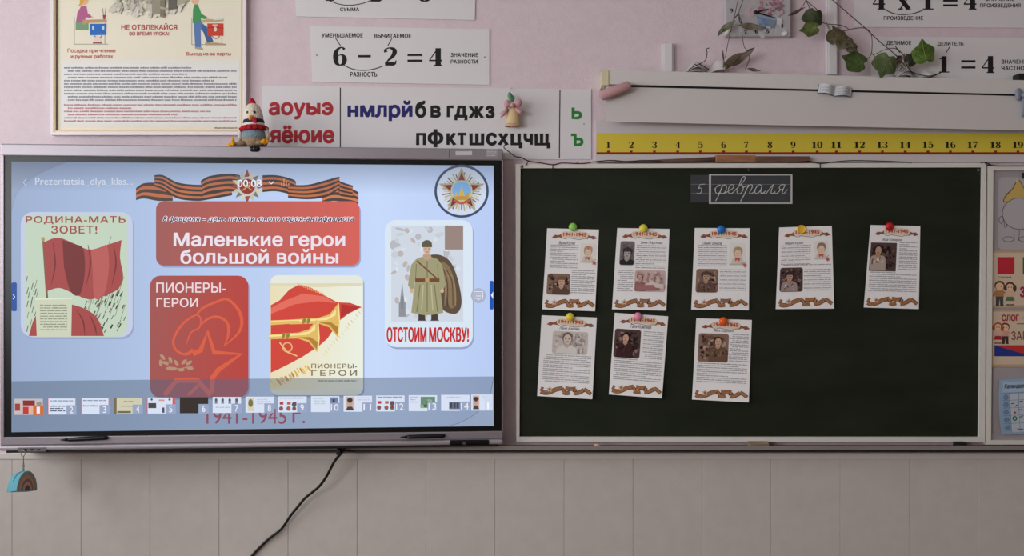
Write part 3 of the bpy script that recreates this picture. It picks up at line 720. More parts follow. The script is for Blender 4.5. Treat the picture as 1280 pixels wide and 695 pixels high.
# the row of thumbnails
def thumb(k, x0, y0, x1, y1):
    a = S_(); n = str(k); col = (214, 224, 242)
    X = lambda u: x0+(x1-x0)*u; Y = lambda v: y0+(y1-y0)*v
    if k == 6: col = (50, 42, 36)
    if k == 4: col = (206, 202, 176)
    a.rect(x0, y0, x1, y1, col)
    if k == 1:
        a.rect(X(0), Y(0), X(1), Y(1), (196, 186, 190)); a.rect(X(.3), Y(.1), X(.72), Y(.42), (140, 40, 38)); a.rect(X(.3), Y(.5), X(.5), Y(.95), (196, 52, 44)); a.rect(X(.02), Y(.3), X(.2), Y(.75), (156, 60, 52)); a.rect(X(.55), Y(.5), X(.68), Y(.92), (224, 176, 150)); a.rect(X(.78), Y(.2), X(.95), Y(.6), (150, 140, 130))
    if k in (2, 3):
        a.line([(x0+.5, y0), (x0+.5, y1)], 1, (206, 80, 72)); a.line([(x1-.5, y0), (x1-.5, y1)], .8, (206, 100, 92)); a.words(X(.08), Y(.12), X(.9), Y(.2), 2.6, (120, 130, 156), k); a.words(X(.08), Y(.45), X(.62), Y(.95 if k == 2 else .55), 2.9, (70, 78, 100), k+9)
    if k == 4:
        a.rect(X(.0), Y(0), X(.1), Y(1), (120, 104, 80)); a.words(X(.35), Y(.2), X(.7), Y(.3), 2.6, (150, 140, 100), 3); a.words(X(.25), Y(.5), X(.8), Y(.62), 2.4, (150, 150, 140), 8); a.rect(X(.12), Y(.82), X(.6), Y(.95), (112, 102, 70))
    if k == 5:
        a.line([(x0+.5, y0), (x0+.5, y1)], 1, (206, 80, 72)); a.rect(X(.05), Y(.34), X(.33), Y(.66), (70, 66, 66)); a.rect(X(.42), Y(.12), X(.62), Y(.22), (214, 150, 150)); a.ell(X(.17), Y(.12), 1.4, 1.4, (60, 70, 90)); a.ell(X(.8), Y(.12), 1.5, 1.5, (70, 110, 70)); a.rect(X(.54), Y(.62), X(.62), Y(.95), (70, 76, 100)); a.rect(X(.9), Y(0), X(1), Y(.45), (204, 96, 96))
    if k == 7:
        for q in (.12, .35, .6, .84): a.ell(X(q), Y(.2), 1.7, 2.4, (90, 92, 100)); a.rect(X(q-.05), Y(.3), X(q+.05), Y(.42), (130, 134, 146))
        a.words(X(.1), Y(.62), X(.6), Y(.7), 2.4, (170, 182, 206), 3)
    if k == 8: a.rect(X(.08), Y(.1), X(.3), Y(.9), (214, 206, 180)); a.ell(X(.18), Y(.4), 3, 5, (120, 116, 70)); a.words(X(.4), Y(.15), X(.9), Y(.5), 2.6, (186, 196, 216), 4)
    if k in (9, 12):
        a.words(X(.05), Y(.08), X(.9), Y(.14), 2.4, (120, 130, 150), k)
        for q, c in ((.1, (176, 60, 70)), (.36, (196, 90, 60)), (.56, (150, 46, 60))): a.rect(X(q-.05), Y(.35), X(q+.08), Y(.52), c); a.ell(X(q), Y(.76), 2.6, 2.8, (110, 100, 96)); a.ell(X(q), Y(.74), 1.2, 1.3, c)
        a.ell(X(.56), Y(.5), 3, 3, (90, 84, 90))
    if k == 10: a.words(X(.1), Y(.12), X(.5), Y(.6), 3.2, (190, 202, 214), 7); a.rect(X(.68), Y(.08), X(.95), Y(.45), (112, 126, 160)); a.rect(X(.76), Y(.2), X(.84), Y(.5), (60, 66, 84))
    if k in (11, 15):
        a.rect(X(.07), Y(.06), X(.38), Y(.92), (206, 176, 172)); a.ell(X(.22), Y(.42), 3.4, 5, (196, 160, 140)); a.poly(ellpts(X(.22), Y(.27), 3.6, 2.6), (66, 52, 48)); a.poly([(X(.08), Y(.92)), (X(.14), Y(.68)), (X(.3), Y(.68)), (X(.37), Y(.92))], (74, 66, 66)); a.rect(X(.17), Y(.4), X(.27), Y(.44), (80, 60, 56))
        a.words(X(.48), Y(.1), X(.92), Y(.34), 2.6, (190, 200, 216), 6)
    if k == 13: a.rect(X(.42), Y(.1), X(.93), Y(.8), (104, 140, 112)); [a.ell(r.uniform(X(.45), X(.9)), r.uniform(Y(.2), Y(.75)), 2.4, 1.8, r.choice([(60, 96, 66), (140, 170, 140), (76, 112, 84)]), 8) for _ in range(10)]; a.words(X(.06), Y(.1), X(.36), Y(.6), 3.0, (170, 184, 200), 7)
    if k == 14: a.words(X(.2), Y(.12), X(.8), Y(.24), 2.4, (180, 190, 210), 7); a.rect(X(.28), Y(.45), X(.66), Y(.9), (104, 114, 134)); [a.rect(X(q), Y(.5), X(q+.07), Y(.82), (60, 66, 80)) for q in (.32, .44, .55)]
    if k != 15:
        a.rect(X(.66), Y(.42), X(1.02), Y(1.02), (206, 106, 52) if k == 1 else (150, 164, 194))
        a.text(n, X(.78 if len(n) == 1 else .7), Y(.5), X(.9 if len(n) == 1 else .97), Y(.92), (232, 236, 244), .004)
    else: a.rect(X(.62), Y(.05), X(1), Y(1), (206, 216, 238)); a.text('1', X(.74), Y(.5), X(.82), Y(.92), (244, 246, 250), .004)
    done(a, 'slide_thumbnail', screen)
for k in range(15):
    x0 = 18+41.55*k-(0.04*k*k); x1 = x0+35.5; y0 = 498.5-0.38*k; y1 = y0+20
    if k == 14: x0, x1 = 589, 616
    thumb(k+1, x0, y0, min(x1, 616.5), y1)

# ================================================================== things on the display
def stylus(pts, label):
    t = None
    a, e = pts; y = -0.0165
    p = loc(*a); q = loc(*e); p.y = q.y = -0.006; 
    P = MD @ p; Q = MD @ q; L = (Q-P)
    t = thing('stylus_pen', label, 'pen', (P+Q)/2, 'black styluses on the display tray')
    at = lambda f: P+L*f
    m = mat((14, 14, 16), 0.35)
    MB().tube([at(.16), at(.2), at(.5), at(.9), at(.97), at(1)], [.0055, .0068, .0075, .0075, .0065, .003], m, 10).build('barrel', t, True)
    MB().tube([at(.0), at(.03), at(.16)], [.001, .0022, .0055], mat((30, 30, 32), 0.5), 10).build('tip', t, True)
stylus([(76, 549.6), (136, 546.6)], 'black stylus lying on the left end of the display tray')
stylus([(500, 546.2), (556.5, 544.2)], 'black stylus lying on the right end of the display tray, above the sensor')

# crocheted chicken sitting on the top edge
def chicken():
    T = loc(316, 182); T.z = tl.z; T.y = 0.035
    O = MD @ T; s = 0.00279
    t = thing('crocheted_chicken', 'crocheted white chicken toy with red collar sitting on top of the display', 'soft toy', O)
    cx = 0.0
    M = Matrix.Translation(O) @ Matrix.Rotation(math.radians(-3), 4, 'Y')
    def lat(name, pr, c, off=(0, 0), **k):
        pr = cr([(r*s, h*s) for r, h in pr], 4)
        b = MB(); b.lathe([(max(0.0004, r), h) for r, h in pr], knit(c), M @ Matrix.Translation((off[0]*s, 0, off[1]*s)), 26); return b.build(name, t, True, **k)
    lat('body', [(2, 0), (12, 0.6), (15.5, 4), (16, 8), (15.4, 11)], (150, 128, 104))
    lat('sweater', [(15.3, 10.6), (16, 12), (15.6, 16), (14.5, 20), (13.2, 24)], (122, 138, 150))
    lat('shirt_front', [(13.4, 23), (13.6, 26), (13, 29), (12.4, 31)], (214, 204, 196))
    lat('neck_band', [(12, 29.4), (13.1, 31), (12.7, 33.4), (11.8, 35)], (46, 52, 82))
    b = MB(); n = 96; vs = []          # ruffled collar
    for j, (r, h) in enumerate(((12.5, 27.5), (15, 26.5), (17.3, 23.5), (17.0, 20.2), (15.2, 20.5), (13, 24))):
        for k in range(n):
            an = 2*math.pi*k/n; w_ = (1+0.05*math.sin(an*15)*(j in (2, 3))); hh = h+(1.0*math.sin(an*15) if j in (2, 3) else 0)
            vs.append(M @ V((r*w_*s*math.cos(an), r*w_*s*math.sin(an), hh*s)))
    b.add(vs, [[j*n+k, j*n+(k+1) % n, ((j+1) % 6)*n+(k+1) % n, ((j+1) % 6)*n+k] for j in range(6) for k in range(n)], knit((168, 30, 44))); b.build('collar', t, True)
    lat('head', [(11.6, 33.5), (12.2, 36), (11.9, 40), (10.8, 45), (9.3, 49.5), (7, 53), (4, 55), (0.2, 55.6)], (216, 204, 188))
    b = MB()
    for x, z, r in ((-1.2, 55.6, 2.6), (-.2, 58.6, 2.7), (1.6, 56.2, 2.7), (2.3, 53.6, 2.6), (1.0, 52.8, 3)): b.ball(M @ V((x*s, -0.006, z*s)), r*s, knit((170, 26, 50)), (1, .8, 1.15))
    b.build('comb', t, True)
    for x in (-4.1, 4.3): MB().ball(M @ V((x*s, -10.4*s*.98, 42.2*s)), 1.95*s, mat((14, 11, 14), 0.12, spec=.6), (1, .55, 1)).build('eye', t, True)
    MB().lathe([(3.6*s, 0), (3.3*s, 1.5*s), (2.2*s, 4*s), (.4*s, 6*s)], knit((222, 150, 36)), M @ Matrix.Translation((0.4*s, -11*s, 35.3*s)) @ Matrix.Rotation(math.radians(100), 4, 'X'), 14).build('beak', t, True)
    b = MB(); b.ball(M @ V((4.6*s, -13.2*s, 33*s)), 3.0*s, knit((176, 38, 66)), (1.1, .6, 1)); b.ball(M @ V((5.8*s, -13.6*s, 30.5*s)), 2.1*s, knit((176, 38, 66)), (.9, .6, 1.2)); b.build('wattle', t, True)
    MB().tube([M @ V((x*s, y*s, z*s)) for x, y, z in ((-13, -1, 26), (-15.6, -4, 20), (-16.6, -5, 14), (-16.2, -6, 9))], [2*s, 3*s, 3*s, 2*s], knit((206, 196, 182)), 10).build('wing', t, True)
    MB().tube([M @ V((x*s, y*s, z*s)) for x, y, z in ((13, -1, 26), (15.6, -2, 20), (17.4, -3, 14), (17.6, -4, 9))], [2*s, 3*s, 3*s, 2*s], knit((206, 196, 182)), 10).build('wing', t, True)
    def leg(pts, foot, toes):
        l = MB().tube([M @ V((x*s, y*s, z*s)) for x, y, z in pts], [3.1*s]*len(pts), knit((134, 114, 92)), 10).build('leg', t, True)
        b = MB(); c = V(foot); b.ball(M @ (c*s), 3.1*s, knit((224, 156, 44)), (1, 1, .9))
        for x, y, z in toes: b.tube([M @ (c*s), M @ ((c+V((x, y, z))*.6)*s), M @ ((c+V((x, y, z)))*s)], [2.4*s, 2.3*s, 1.5*s], knit((224, 156, 44)), 8)
        b.build('foot', l, True)
    leg([(-5, -10, 4.5), (-13, -13, 4), (-20, -13, 3.2)], (-22.5, -13, 3.4), [(-8, -1, -.8), (-1.5, 0, 8), (1, -6, -1)])
    leg([(5, -10, 4.5), (10, -16, 3.6), (14, -19, 3)], (18, -20, 3.0), [(-4, -3, 0), (0, -5, 2), (5.5, -2, .5), (4, 1, 4)])
chicken()

# ================================================================== wall prints
def sheet(name, label, cat, corners, y0, th=0.003, c=(214, 210, 211), group=None):
    mp = quad_map(corners, y0)
    t = thing(name, label, cat, (mp(.5, 1).x, 0, mp(.5, 1).z), group)
    slab(mp, 0, 0, 1, 1, th, mat(c, 0.6), None).build('sheet', t)
    # print in picture units, laid on the sheet's plane
    return t, Art(on_plane(y0))
INK = (30, 28, 32); SM = (44, 40, 46)
def small(a, t, x0, y0, x1, y1): a.text(t, x0, y0, x1, y1, SM, .035, sp=1.05)
def term(t, tx, *r):
    q = Art(on_plane(-0.004)); small(q, tx, *r); q.build('term_label', t)
def part_(t, name, how, *r):
    q = Art(on_plane(-0.004)); getattr(q, how)(*r); q.build(name, t)
G4 = 'arithmetic term sheets'
t, a = sheet('arithmetic_sheet', 'white sheet of an addition sum with СУММА under its arc, cut by the photo top', 'sheet', [(366, -70), (596, -67), (593.5, 25), (370, 20.5)], -0.004, group=G4)
part_(t, 'numeral', 'num', '4', 400, -24, 418, 1, INK); part_(t, 'numeral', 'num', '2', 462, -22, 478, 2, INK); part_(t, 'numeral', 'num', '6', 522, -22, 539, 2, INK)
part_(t, 'sign', 'rect', 436, -12, 450, -9, INK); part_(t, 'sign', 'rect', 441.5, -17.5, 444.5, -3.5, INK); part_(t, 'sign', 'rect', 492, -13, 510, -10, INK); part_(t, 'sign', 'rect', 492, -6, 510, -3, INK)
part_(t, 'arc', 'line', cr([(412, 1), (424, 5.2), (437, 6.6), (452, 4.6), (464, 0.5)], 5), 1.1, INK); term(t, 'СУММА', 425, 9.3, 449, 14.2)
t, a = sheet('arithmetic_sheet', 'white sheet reading 6 − 2 = 4 with its terms named', 'sheet', [(387.2, 32.3), (611.7, 36.5), (611.7, 106), (390.4, 102.4)], -0.004, group=G4)
term(t, 'УМЕНЬШАЕМОЕ', 402, 41.3, 453.7, 47); term(t, 'ВЫЧИТАЕМОЕ', 468, 42, 514, 47.7)
part_(t, 'pointer_line', 'line', [(419.5, 47.7), (425.6, 57)], 1.1, INK); part_(t, 'pointer_line', 'line', [(489.6, 48.3), (484.6, 57.5)], 1.1, INK)
part_(t, 'numeral', 'num', '6', 416.6, 58.4, 433.5, 82, INK); part_(t, 'sign', 'rect', 447.5, 68.8, 463.5, 71.8, INK); part_(t, 'numeral', 'num', '2', 479.8, 59, 495.4, 82, INK); part_(t, 'sign', 'rect', 509.3, 67.4, 528, 70.1, INK); part_(t, 'sign', 'rect', 509.3, 74.5, 528, 77.3, INK); part_(t, 'numeral', 'num', '4', 536, 59.8, 552.8, 82.4, INK)
part_(t, 'arc', 'line', cr([(429.8, 81.6), (441, 86.4), (454.5, 88), (468, 86.2), (479, 82.4)], 5), 1.2, INK)
term(t, 'РАЗНОСТЬ', 437.7, 89.8, 471.4, 96); term(t, 'ЗНАЧЕНИЕ', 563.4, 66, 597.7, 71.4); term(t, 'РАЗНОСТИ', 563.4, 74.4, 597, 79.7)
part_(t, 'pin_hole', 'ell', 396, 69, 1.3, 1.3, (150, 146, 148), 10); part_(t, 'pin_hole', 'ell', 606, 71.5, 1.3, 1.3, (150, 146, 148), 10)
t, a = sheet('arithmetic_sheet', 'grey-white sheet reading 4 x 1 = 4 at the top right, with ПРОИЗВЕДЕНИЕ under its arc', 'sheet', [(1068, -60), (1310, -60), (1310, 35), (1068, 33.7)], -0.004, group=G4)
part_(t, 'numeral', 'num', '4', 1090.7, -11, 1106.5, 12, INK); part_(t, 'numeral', 'num', 'x', 1122.5, -11, 1138.5, 12, INK); part_(t, 'numeral', 'num', '1', 1153.5, -11, 1166.8, 12, INK); part_(t, 'sign', 'rect', 1178.9, -.6, 1197, 2.2, INK); part_(t, 'sign', 'rect', 1178.9, 5.4, 1197, 8, INK); part_(t, 'numeral', 'num', '4', 1204.5, -11, 1220.6, 12, INK)
part_(t, 'arc', 'line', cr([(1106, 12), (1117, 16.8), (1129, 18.2), (1142, 16.8), (1153.5, 13)], 5), 1.2, INK)
term(t, 'ПРОИЗВЕДЕНИЕ', 1104.6, 20, 1154, 26); term(t, 'ЗНАЧЕНИЕ', 1232, -4, 1268, 1.4); term(t, 'ПРОИЗВЕДЕНИЯ', 1225, 4.3, 1275.7, 10.2)
t, a = sheet('arithmetic_sheet', 'grey-white sheet ending 1 = 4 behind the ivy, with ДЕЛИМОЕ and ДЕЛИТЕЛЬ above', 'sheet', [(1088, 45.5), (1310, 47.5), (1310, 112), (1090, 110)], -0.004, group=G4)
term(t, 'ДЕЛИМОЕ', 1108, 51, 1139, 57.2); term(t, 'ДЕЛИТЕЛЬ', 1171.4, 52, 1204.5, 57.9); part_(t, 'pointer_line', 'line', [(1119, 57.6), (1125, 66)], 1.1, INK); part_(t, 'pointer_line', 'line', [(1187.5, 58), (1182.3, 66.5)], 1.1, INK)
part_(t, 'numeral', 'num', '4', 1113, 69, 1129, 91, INK); part_(t, 'numeral', 'num', '1', 1174, 69.6, 1186.6, 90.7, INK); part_(t, 'sign', 'rect', 1201.5, 75.2, 1219.4, 78, INK); part_(t, 'sign', 'rect', 1201.5, 83, 1219.4, 85.7, INK); part_(t, 'numeral', 'num', '4', 1227, 69.6, 1243, 91.3, INK)
part_(t, 'arc', 'line', cr([(1127, 92), (1142, 97.6), (1152, 98.2), (1164, 96), (1175, 91.2)], 5), 1.2, INK); term(t, 'ЗНАЧЕНИЕ', 1251.6, 74.3, 1288, 79.8); term(t, 'ЧАСТНОГО', 1251.6, 82.3, 1290, 88)

# letter chart
t, a = sheet('letter_chart', 'long white letter chart with red vowels, blue and black consonants and green signs', 'chart', [(327, 107), (739, 111.5), (739, 199), (329, 199.5)], -0.004, c=(212, 207, 210))
R_, B_, G_ = (168, 44, 54), (38, 38, 104), (42, 128, 56)
a.lines([[(425.4, 109.5), (425.4, 199)], [(700, 112.6), (699.2, 197.6)]], 1.3, INK); a.build('dividing_line', t)
a = Art(on_plane(-0.004))
for tx, x0, y0, x1, y1 in (('аоуыэ', 335.8, 127.5, 416.7, 149.5), ('яёюие', 337, 156.5, 418, 179.5)): a.text(tx, x0, y0, x1, y1, R_, .04)
a.build('vowel', t, label='red vowel letters')
a = Art(on_plane(-0.004)); a.text('нмлрй', 434.3, 125.5, 515.7, 152.2, B_, .04); a.build('blue_consonant', t, label='navy blue consonant letters')
a = Art(on_plane(-0.004)); K_ = (30, 27, 30)
for ch, x0, y0, x1, y1 in (('б', 519, 125.6, 532.8, 147.6), ('в', 538, 131.5, 551, 147.4), ('г', 558.4, 131.5, 567.6, 147.4), ('д', 567.8, 131.8, 584.4, 151), ('ж', 585.6, 132, 605, 148), ('з', 606.6, 131.8, 618.2, 148.2)):
    a.text(ch, x0, y0, x1, y1, K_, .042)
a.build('black_consonant', t, label='black consonant letters of the upper row'); a = Art(on_plane(-0.004))
for ch, x0, y0, x1, y1 in (('п', 520, 165.6, 532.6, 182.4), ('ф', 534.3, 160.6, 554.4, 185), ('к', 558, 165.6, 570.4, 182), ('т', 571.4, 165.7, 583.2, 182), ('ш', 586.5, 165.7, 605.4, 182), ('с', 607.4, 165.6, 621.2, 182.2), ('х', 622, 166, 636, 182), ('ц', 638, 166, 652.8, 186), ('ч', 654.4, 166, 666, 182), ('щ', 668, 166, 687.4, 186.2)):
    a.text(ch, x0, y0, x1, y1, K_, .042)
a.build('black_consonant', t, label='black consonant letters of the lower row')
a = Art(on_plane(-0.004)); a.text('ь', 714.4, 133.8, 727.6, 149.2, G_, .03); a.text('ъ', 713.2, 166.8, 729.4, 182.7, G_, .03); a.ell(730, 155, .9, .9, (130, 130, 130), 8); a.build('sign_letter', t, label='green soft and hard signs')

# framed posture poster
t = thing('framed_poster', 'cream desk posture poster in a thin white and gold frame above the display', 'poster', W(188, 170, 0))
fo = on_plane(-0.02); x0, x1, y0, y1 = 67.4, 309.5, -95, 170
b = MB()
def strip(pa, pb, pc, pd, m, ya, yb):
    pts = [W(p[0], p[1], 0) for p in (pa, pb, pc, pd)]; b.prism([V((q.x, ya, q.z)) for q in pts], V((0, yb-ya, 0)), m)
def moulding(ix, m, ya, wd):
    a_, b_, c_, d_ = x0+ix, x1-ix, y0+ix, y1-ix
    strip((a_, c_), (b_, c_), (b_-wd, c_+wd), (a_+wd, c_+wd), m, ya, -0.0005); strip((b_, c_), (b_, d_), (b_-wd, d_-wd), (b_-wd, c_+wd), m, ya, -0.0005)
    strip((b_, d_), (a_, d_), (a_+wd, d_-wd), (b_-wd, d_-wd), m, ya, -0.0005); strip((a_, d_), (a_, c_), (a_+wd, c_+wd), (a_+wd, d_-wd), m, ya, -0.0005)
moulding(0, mat((226, 218, 220), 0.35), -0.024, 3.6); moulding(3.6, mat((206, 178, 146), 0.35, metal=.2), -0.020, 2.0); moulding(5.6, mat((140, 128, 122), 0.4), -0.0145, 0.9)
fix_normals(b.build('frame', t))
pl = on_plane(-0.012)
slab(pl, 72, -88, 304.5, 165, 0.0115, mat((226, 218, 198), 0.5)).build('poster_sheet', t)
a = Art(pl)
for k, yy in enumerate((72, 75, 78, 81)): a.rect(77.5-k*.0, yy, 299.5, 159-k*1.5, ((226, 219, 204), (226, 221, 210), (225, 222, 216), (224, 223, 222))[k])
a.build('paler_panel', t)
def pz(pts): return [(60+x/4.923, y/4.92) for x, y in pts]
a = Art(pl)   # pencil drawing of a school hall: soft grey-brown hatching
r = random.Random(8)
for k in range(150):
    x = r.uniform(138, 226); lim = 24-abs(x-182)*.18; y = r.uniform(-8, max(0, lim)); f = min(1, max(0, (lim-y)/22)); g = int(214-44*f+r.uniform(-10, 8))
    a.line([(x, y), (x+r.uniform(-3, 6), y-r.uniform(3, 8))], r.uniform(2.5, 6), (g, g-5, g-18))
for pts, c in (([(640, 0), (690, 0), (690, 85), (640, 90)], (150, 142, 124)), ([(690, 0), (720, 0), (715, 110), (690, 100)], (128, 120, 104)), ([(740, -10), (792, -10), (792, 55), (740, 58)], (104, 100, 90)), ([(800, 0), (870, 0), (830, 20), (796, 30)], (168, 160, 142)), ([(690, 40), (740, 50), (740, 62), (690, 54)], (172, 164, 146))): a.poly(pz(pts), c)
a.build('pencil_drawing', t, label='soft grey pencil drawing')
a = Art(pl)
SK = (222, 176, 150); LN = (150, 158, 144)
a.lines([pz([(162, 105), (162, 272)]), pz([(160, 272), (370, 272)]), pz([(350, 140), (350, 270)])], .9, LN)
a.poly(pz([(170, 135), (250, 135), (250, 185), (170, 185)]), (120, 154, 120))
a.poly(pz([(172, 135), (180, 80), (205, 35), (238, 40), (244, 80), (275, 105), (262, 112), (232, 106), (226, 138)]), (176, 96, 140))
a.ell(*pz([(222, 8)])[0], 5.4, 5, SK); a.poly(pz([(195, -5), (205, -25), (245, -20), (262, 0), (225, 2), (215, 22), (196, 40), (186, 38), (196, 20)]), (214, 160, 74))
a.poly(pz([(212, 122), (360, 118), (362, 138), (235, 142), (232, 150), (214, 150)]), (184, 148, 110)); a.rect(*pz([(262, 104)])[0], *pz([(280, 113)])[0], SK)
a.poly(pz([(336, 92), (356, 92), (352, 118), (340, 118)]), (150, 66, 76)); a.lines([pz([(342, 92), (334, 50)]), pz([(350, 92), (356, 48)])], .6, (120, 90, 70))
a.poly(pz([(256, 146), (360, 146), (358, 215), (258, 217)]), (46, 106, 184)); a.poly(pz([(272, 160), (284, 160), (284, 182), (272, 182)]), (190, 206, 226)); a.poly(pz([(332, 160), (346, 160), (346, 182), (332, 182)]), (190, 206, 226)); a.line(cr(pz([(282, 217), (300, 232), (322, 230), (332, 217)]), 4), .9, (60, 90, 150))
a.poly(pz([(280, 238), (300, 222), (328, 236), (328, 258), (290, 262)]), (226, 206, 196)); a.poly(pz([(276, 258), (330, 258), (332, 268), (276, 268)]), (160, 90, 84))
a.build('girl_drawing', t, label='drawing of a girl sitting at a desk')
a = Art(pl)
a.lines([pz([(885, 110), (885, 275)]), pz([(885, 275), (1095, 272)]), pz([(1070, 220), (1070, 268)])], .9, LN)
a.poly(pz([(896, 138), (946, 138), (990, 180), (1018, 256), (980, 266), (962, 206), (940, 180), (942, 292), (906, 290)]), (92, 122, 172)); a.poly(pz([(940, 150), (975, 160), (1018, 256), (980, 266)]), (70, 96, 146))
a.poly(pz([(890, 142), (892, 60), (900, 28), (922, 26), (944, 84), (980, 106), (972, 120), (940, 112), (946, 138)]), (70, 146, 88)); a.ell(*pz([(906, 6)])[0], 4.6, 4.4, SK); a.poly(pz([(884, -2), (890, -26), (930, -24), (932, -6), (905, -8)]), (120, 76, 48))
a.poly(pz([(950, 122), (1080, 112), (1080, 130), (952, 140)]), (190, 160, 124)); a.poly(pz([(1014, 116), (1076, 112), (1078, 120), (1018, 124)]), (206, 214, 206)); a.rect(*pz([(968, 110)])[0], *pz([(990, 120)])[0], SK)
a.poly(pz([(980, 144), (1080, 144), (1080, 220), (982, 220)]), (196, 66, 52)); a.line(pz([(982, 168), (1080, 172)]), .8, (140, 44, 40)); a.ell(*pz([(1030, 180)])[0], 1.9, 2.8, (232, 206, 186)); a.poly(pz([(1010, 150), (1046, 150), (1036, 164), (1020, 164)]), (226, 190, 170)); a.line(cr(pz([(1008, 220), (1026, 236), (1046, 234), (1056, 220)]), 4), .9, (160, 70, 56))
a.poly(pz([(902, 290), (944, 290), (956, 300), (952, 308), (906, 300)]), (176, 160, 140)); a.poly(pz([(966, 262), (1030, 262), (1096, 270), (1096, 278), (968, 278)]), (176, 150, 120))
a.build('boy_drawing', t, label='drawing of a boy standing up from a desk')
a = Art(pl); PR = (172, 70, 76)
a.text('НЕ ОТВЛЕКАЙСЯ', 151.5, 29, 221.5, 37.4, PR, .035); a.text('ВО ВРЕМЯ УРОКА!', 161.6, 39.6, 211.4, 44.5, PR, .035); a.build('heading', t)
a = Art(pl); a.text('Посадка при чтении', 84.4, 60.6, 144.3, 67, (178, 86, 88), .03); a.text('и ручных работах', 88.5, 68, 141.3, 74, (178, 86, 88), .03); a.build('caption', t)
a = Art(pl); a.text('Выход из-за парты', 233, 65, 288.7, 70.6, (176, 70, 74), .03); a.build('caption', t)
a = Art(pl, base=8e-4); a.words(80, 84, 296, 129, 4.02, (124, 124, 134), 4, .42, .6, (3, 9), .72); a.build('printed_text', t, label='dense dark grey lines of print')
a = Art(pl, base=8e-4); a.words(80, 130.4, 296, 153, 4.02, (190, 122, 126), 6, .42, .35, (3, 9), .72); a.words(268, 159.4, 298, 160.6, 3, (120, 110, 104), 5, .4); a.build('printed_note', t, label='red lines of print')

# wall clock, square, flower print
t = thing('wall_clock', 'square grey wall clock printed with pink flowers in a blue pot', 'clock', W(944, 48, 0))
cx, cy = 944.5, 6.5
mp = on_plane(-0.03)
b = MB(); A1, A2 = W(904, 48.3), W(985.5, -35); b.box((A1.x, -0.03, A1.z), (A2.x, -0.004, A2.z), mat((176, 172, 176), 0.3), 0.004); b.box((A1.x+.04, -0.004, A1.z+.04), (A2.x-.04, -0.0003, A2.z-.04), dark); b.build('clock_body', t)
a = Art(mp); rr_ = random.Random(12)
def soft(n, x0, x1, y0, y1, cols, rmin, rmax):
    for _ in range(n): a.ell(rr_.uniform(x0, x1), rr_.uniform(y0, y1), rr_.uniform(rmin, rmax), rr_.uniform(rmin, rmax)*.8, rr_.choice(cols), 9, rr_.uniform(0, 3))
soft(26, 910, 980, 30, 44, [(186, 184, 188), (178, 178, 184), (190, 186, 188)], 2, 5)
soft(16, 932, 950, 8, 22, [(196, 178, 184), (190, 166, 176)], 1.5, 4)
soft(70, 948, 978, -18, 19, [(180, 140, 152), (164, 116, 132), (198, 168, 176), (146, 104, 116), (190, 156, 166)], 1.2, 4)
soft(10, 950, 978, -20, 16, [(96, 84, 84), (110, 116, 92)], .8, 1.8)
a.poly([(945.5, 19), (970.5, 24), (967.5, 35), (950, 34)], (120, 136, 158)); a.poly([(947, 18), (970.5, 23.5), (970, 25.5), (946.6, 20.5)], (140, 158, 186)); soft(8, 948, 966, 24, 34, [(106, 128, 164), (130, 152, 182)], 1.5, 3.4)
a.poly([(970.5, 21), (978, 24), (976, 33), (971, 30)], (196, 196, 200)); a.ell(980.5, 41.8, 3.8, 2.6, (220, 218, 220), 14, -.3); soft(6, 955, 976, 34, 39, [(204, 200, 206), (176, 180, 196)], 1, 2.4)
a.build('flower_print', t, label='pink flowers in a blue pot')
for n, x, y in (('9', 914.5, 13.2), ('7', 932, 40), ('6', 945.2, 39.3), ('5', 959.4, 39.4), ('4', 977.4, 32.5), ('3', 978.2, 14)):
    a = Art(mp, base=1.6e-3); a.num(n, x-1.5, y-2.5, x+1.6, y+2.5, (24, 24, 28)); a.build('numeral', t)
def hand(e, wd, d):
    P = W(944.8, 15.3, -0.03-d); Q = W(*e, -0.03-d); return MB().tube([P+(P-Q)*.12, P, P+(Q-P)*.5, Q], [wd*.8, wd, wd*.8, .0008], mat((20, 18, 22), 0.4), 6).build('clock_hand', t)
hand((961, 11), .0035, .006); hand((970, 22.5), .003, .0085)
MB().ball(W(944.8, 15.3, -0.038), .007, mat((20, 18, 22), 0.4), (1, .6, 1)).build('hand_hub', t)

# bell ornament with a bow
t = thing('bell_ornament', 'cream bell ornament with a pink bow hung on the letter chart', 'ornament', W(640, 158, -0.005))
O = W(640.5, 157.5, -0.032); s = KPX
MB().lathe(cr([(9.6*s, 0), (9.2*s, 1.4*s), (8.7*s, 4*s), (8.3*s, 9*s), (7.6*s, 15*s), (6.6*s, 20*s), (3.4*s, 24.5*s), (.3*s, 25.6*s)], 4), mat((206, 178, 136), 0.5, vary=.06), Matrix.Translation(O) @ Matrix.Rotation(math.radians(3), 4, 'Y') @ Matrix.Diagonal((1, .8, 1, 1)), 24).build('bell', t, True)
MB().lathe([(9.5*s, -.6*s), (10*s, .8*s), (9.3*s, 2*s), (8.6*s, 1.2*s), (9*s, -.2*s)], mat((196, 160, 130), 0.5), Matrix.Translation(O) @ Matrix.Diagonal((1, .8, 1, 1)), 24, False).build('rim', t, True)
MB().ball(W(640.5, 157, -0.034), 2.6*s, mat((196, 140, 132), .5)).build('clapper', t, True)
pk = mat((198, 148, 154), 0.55, vary=.08)
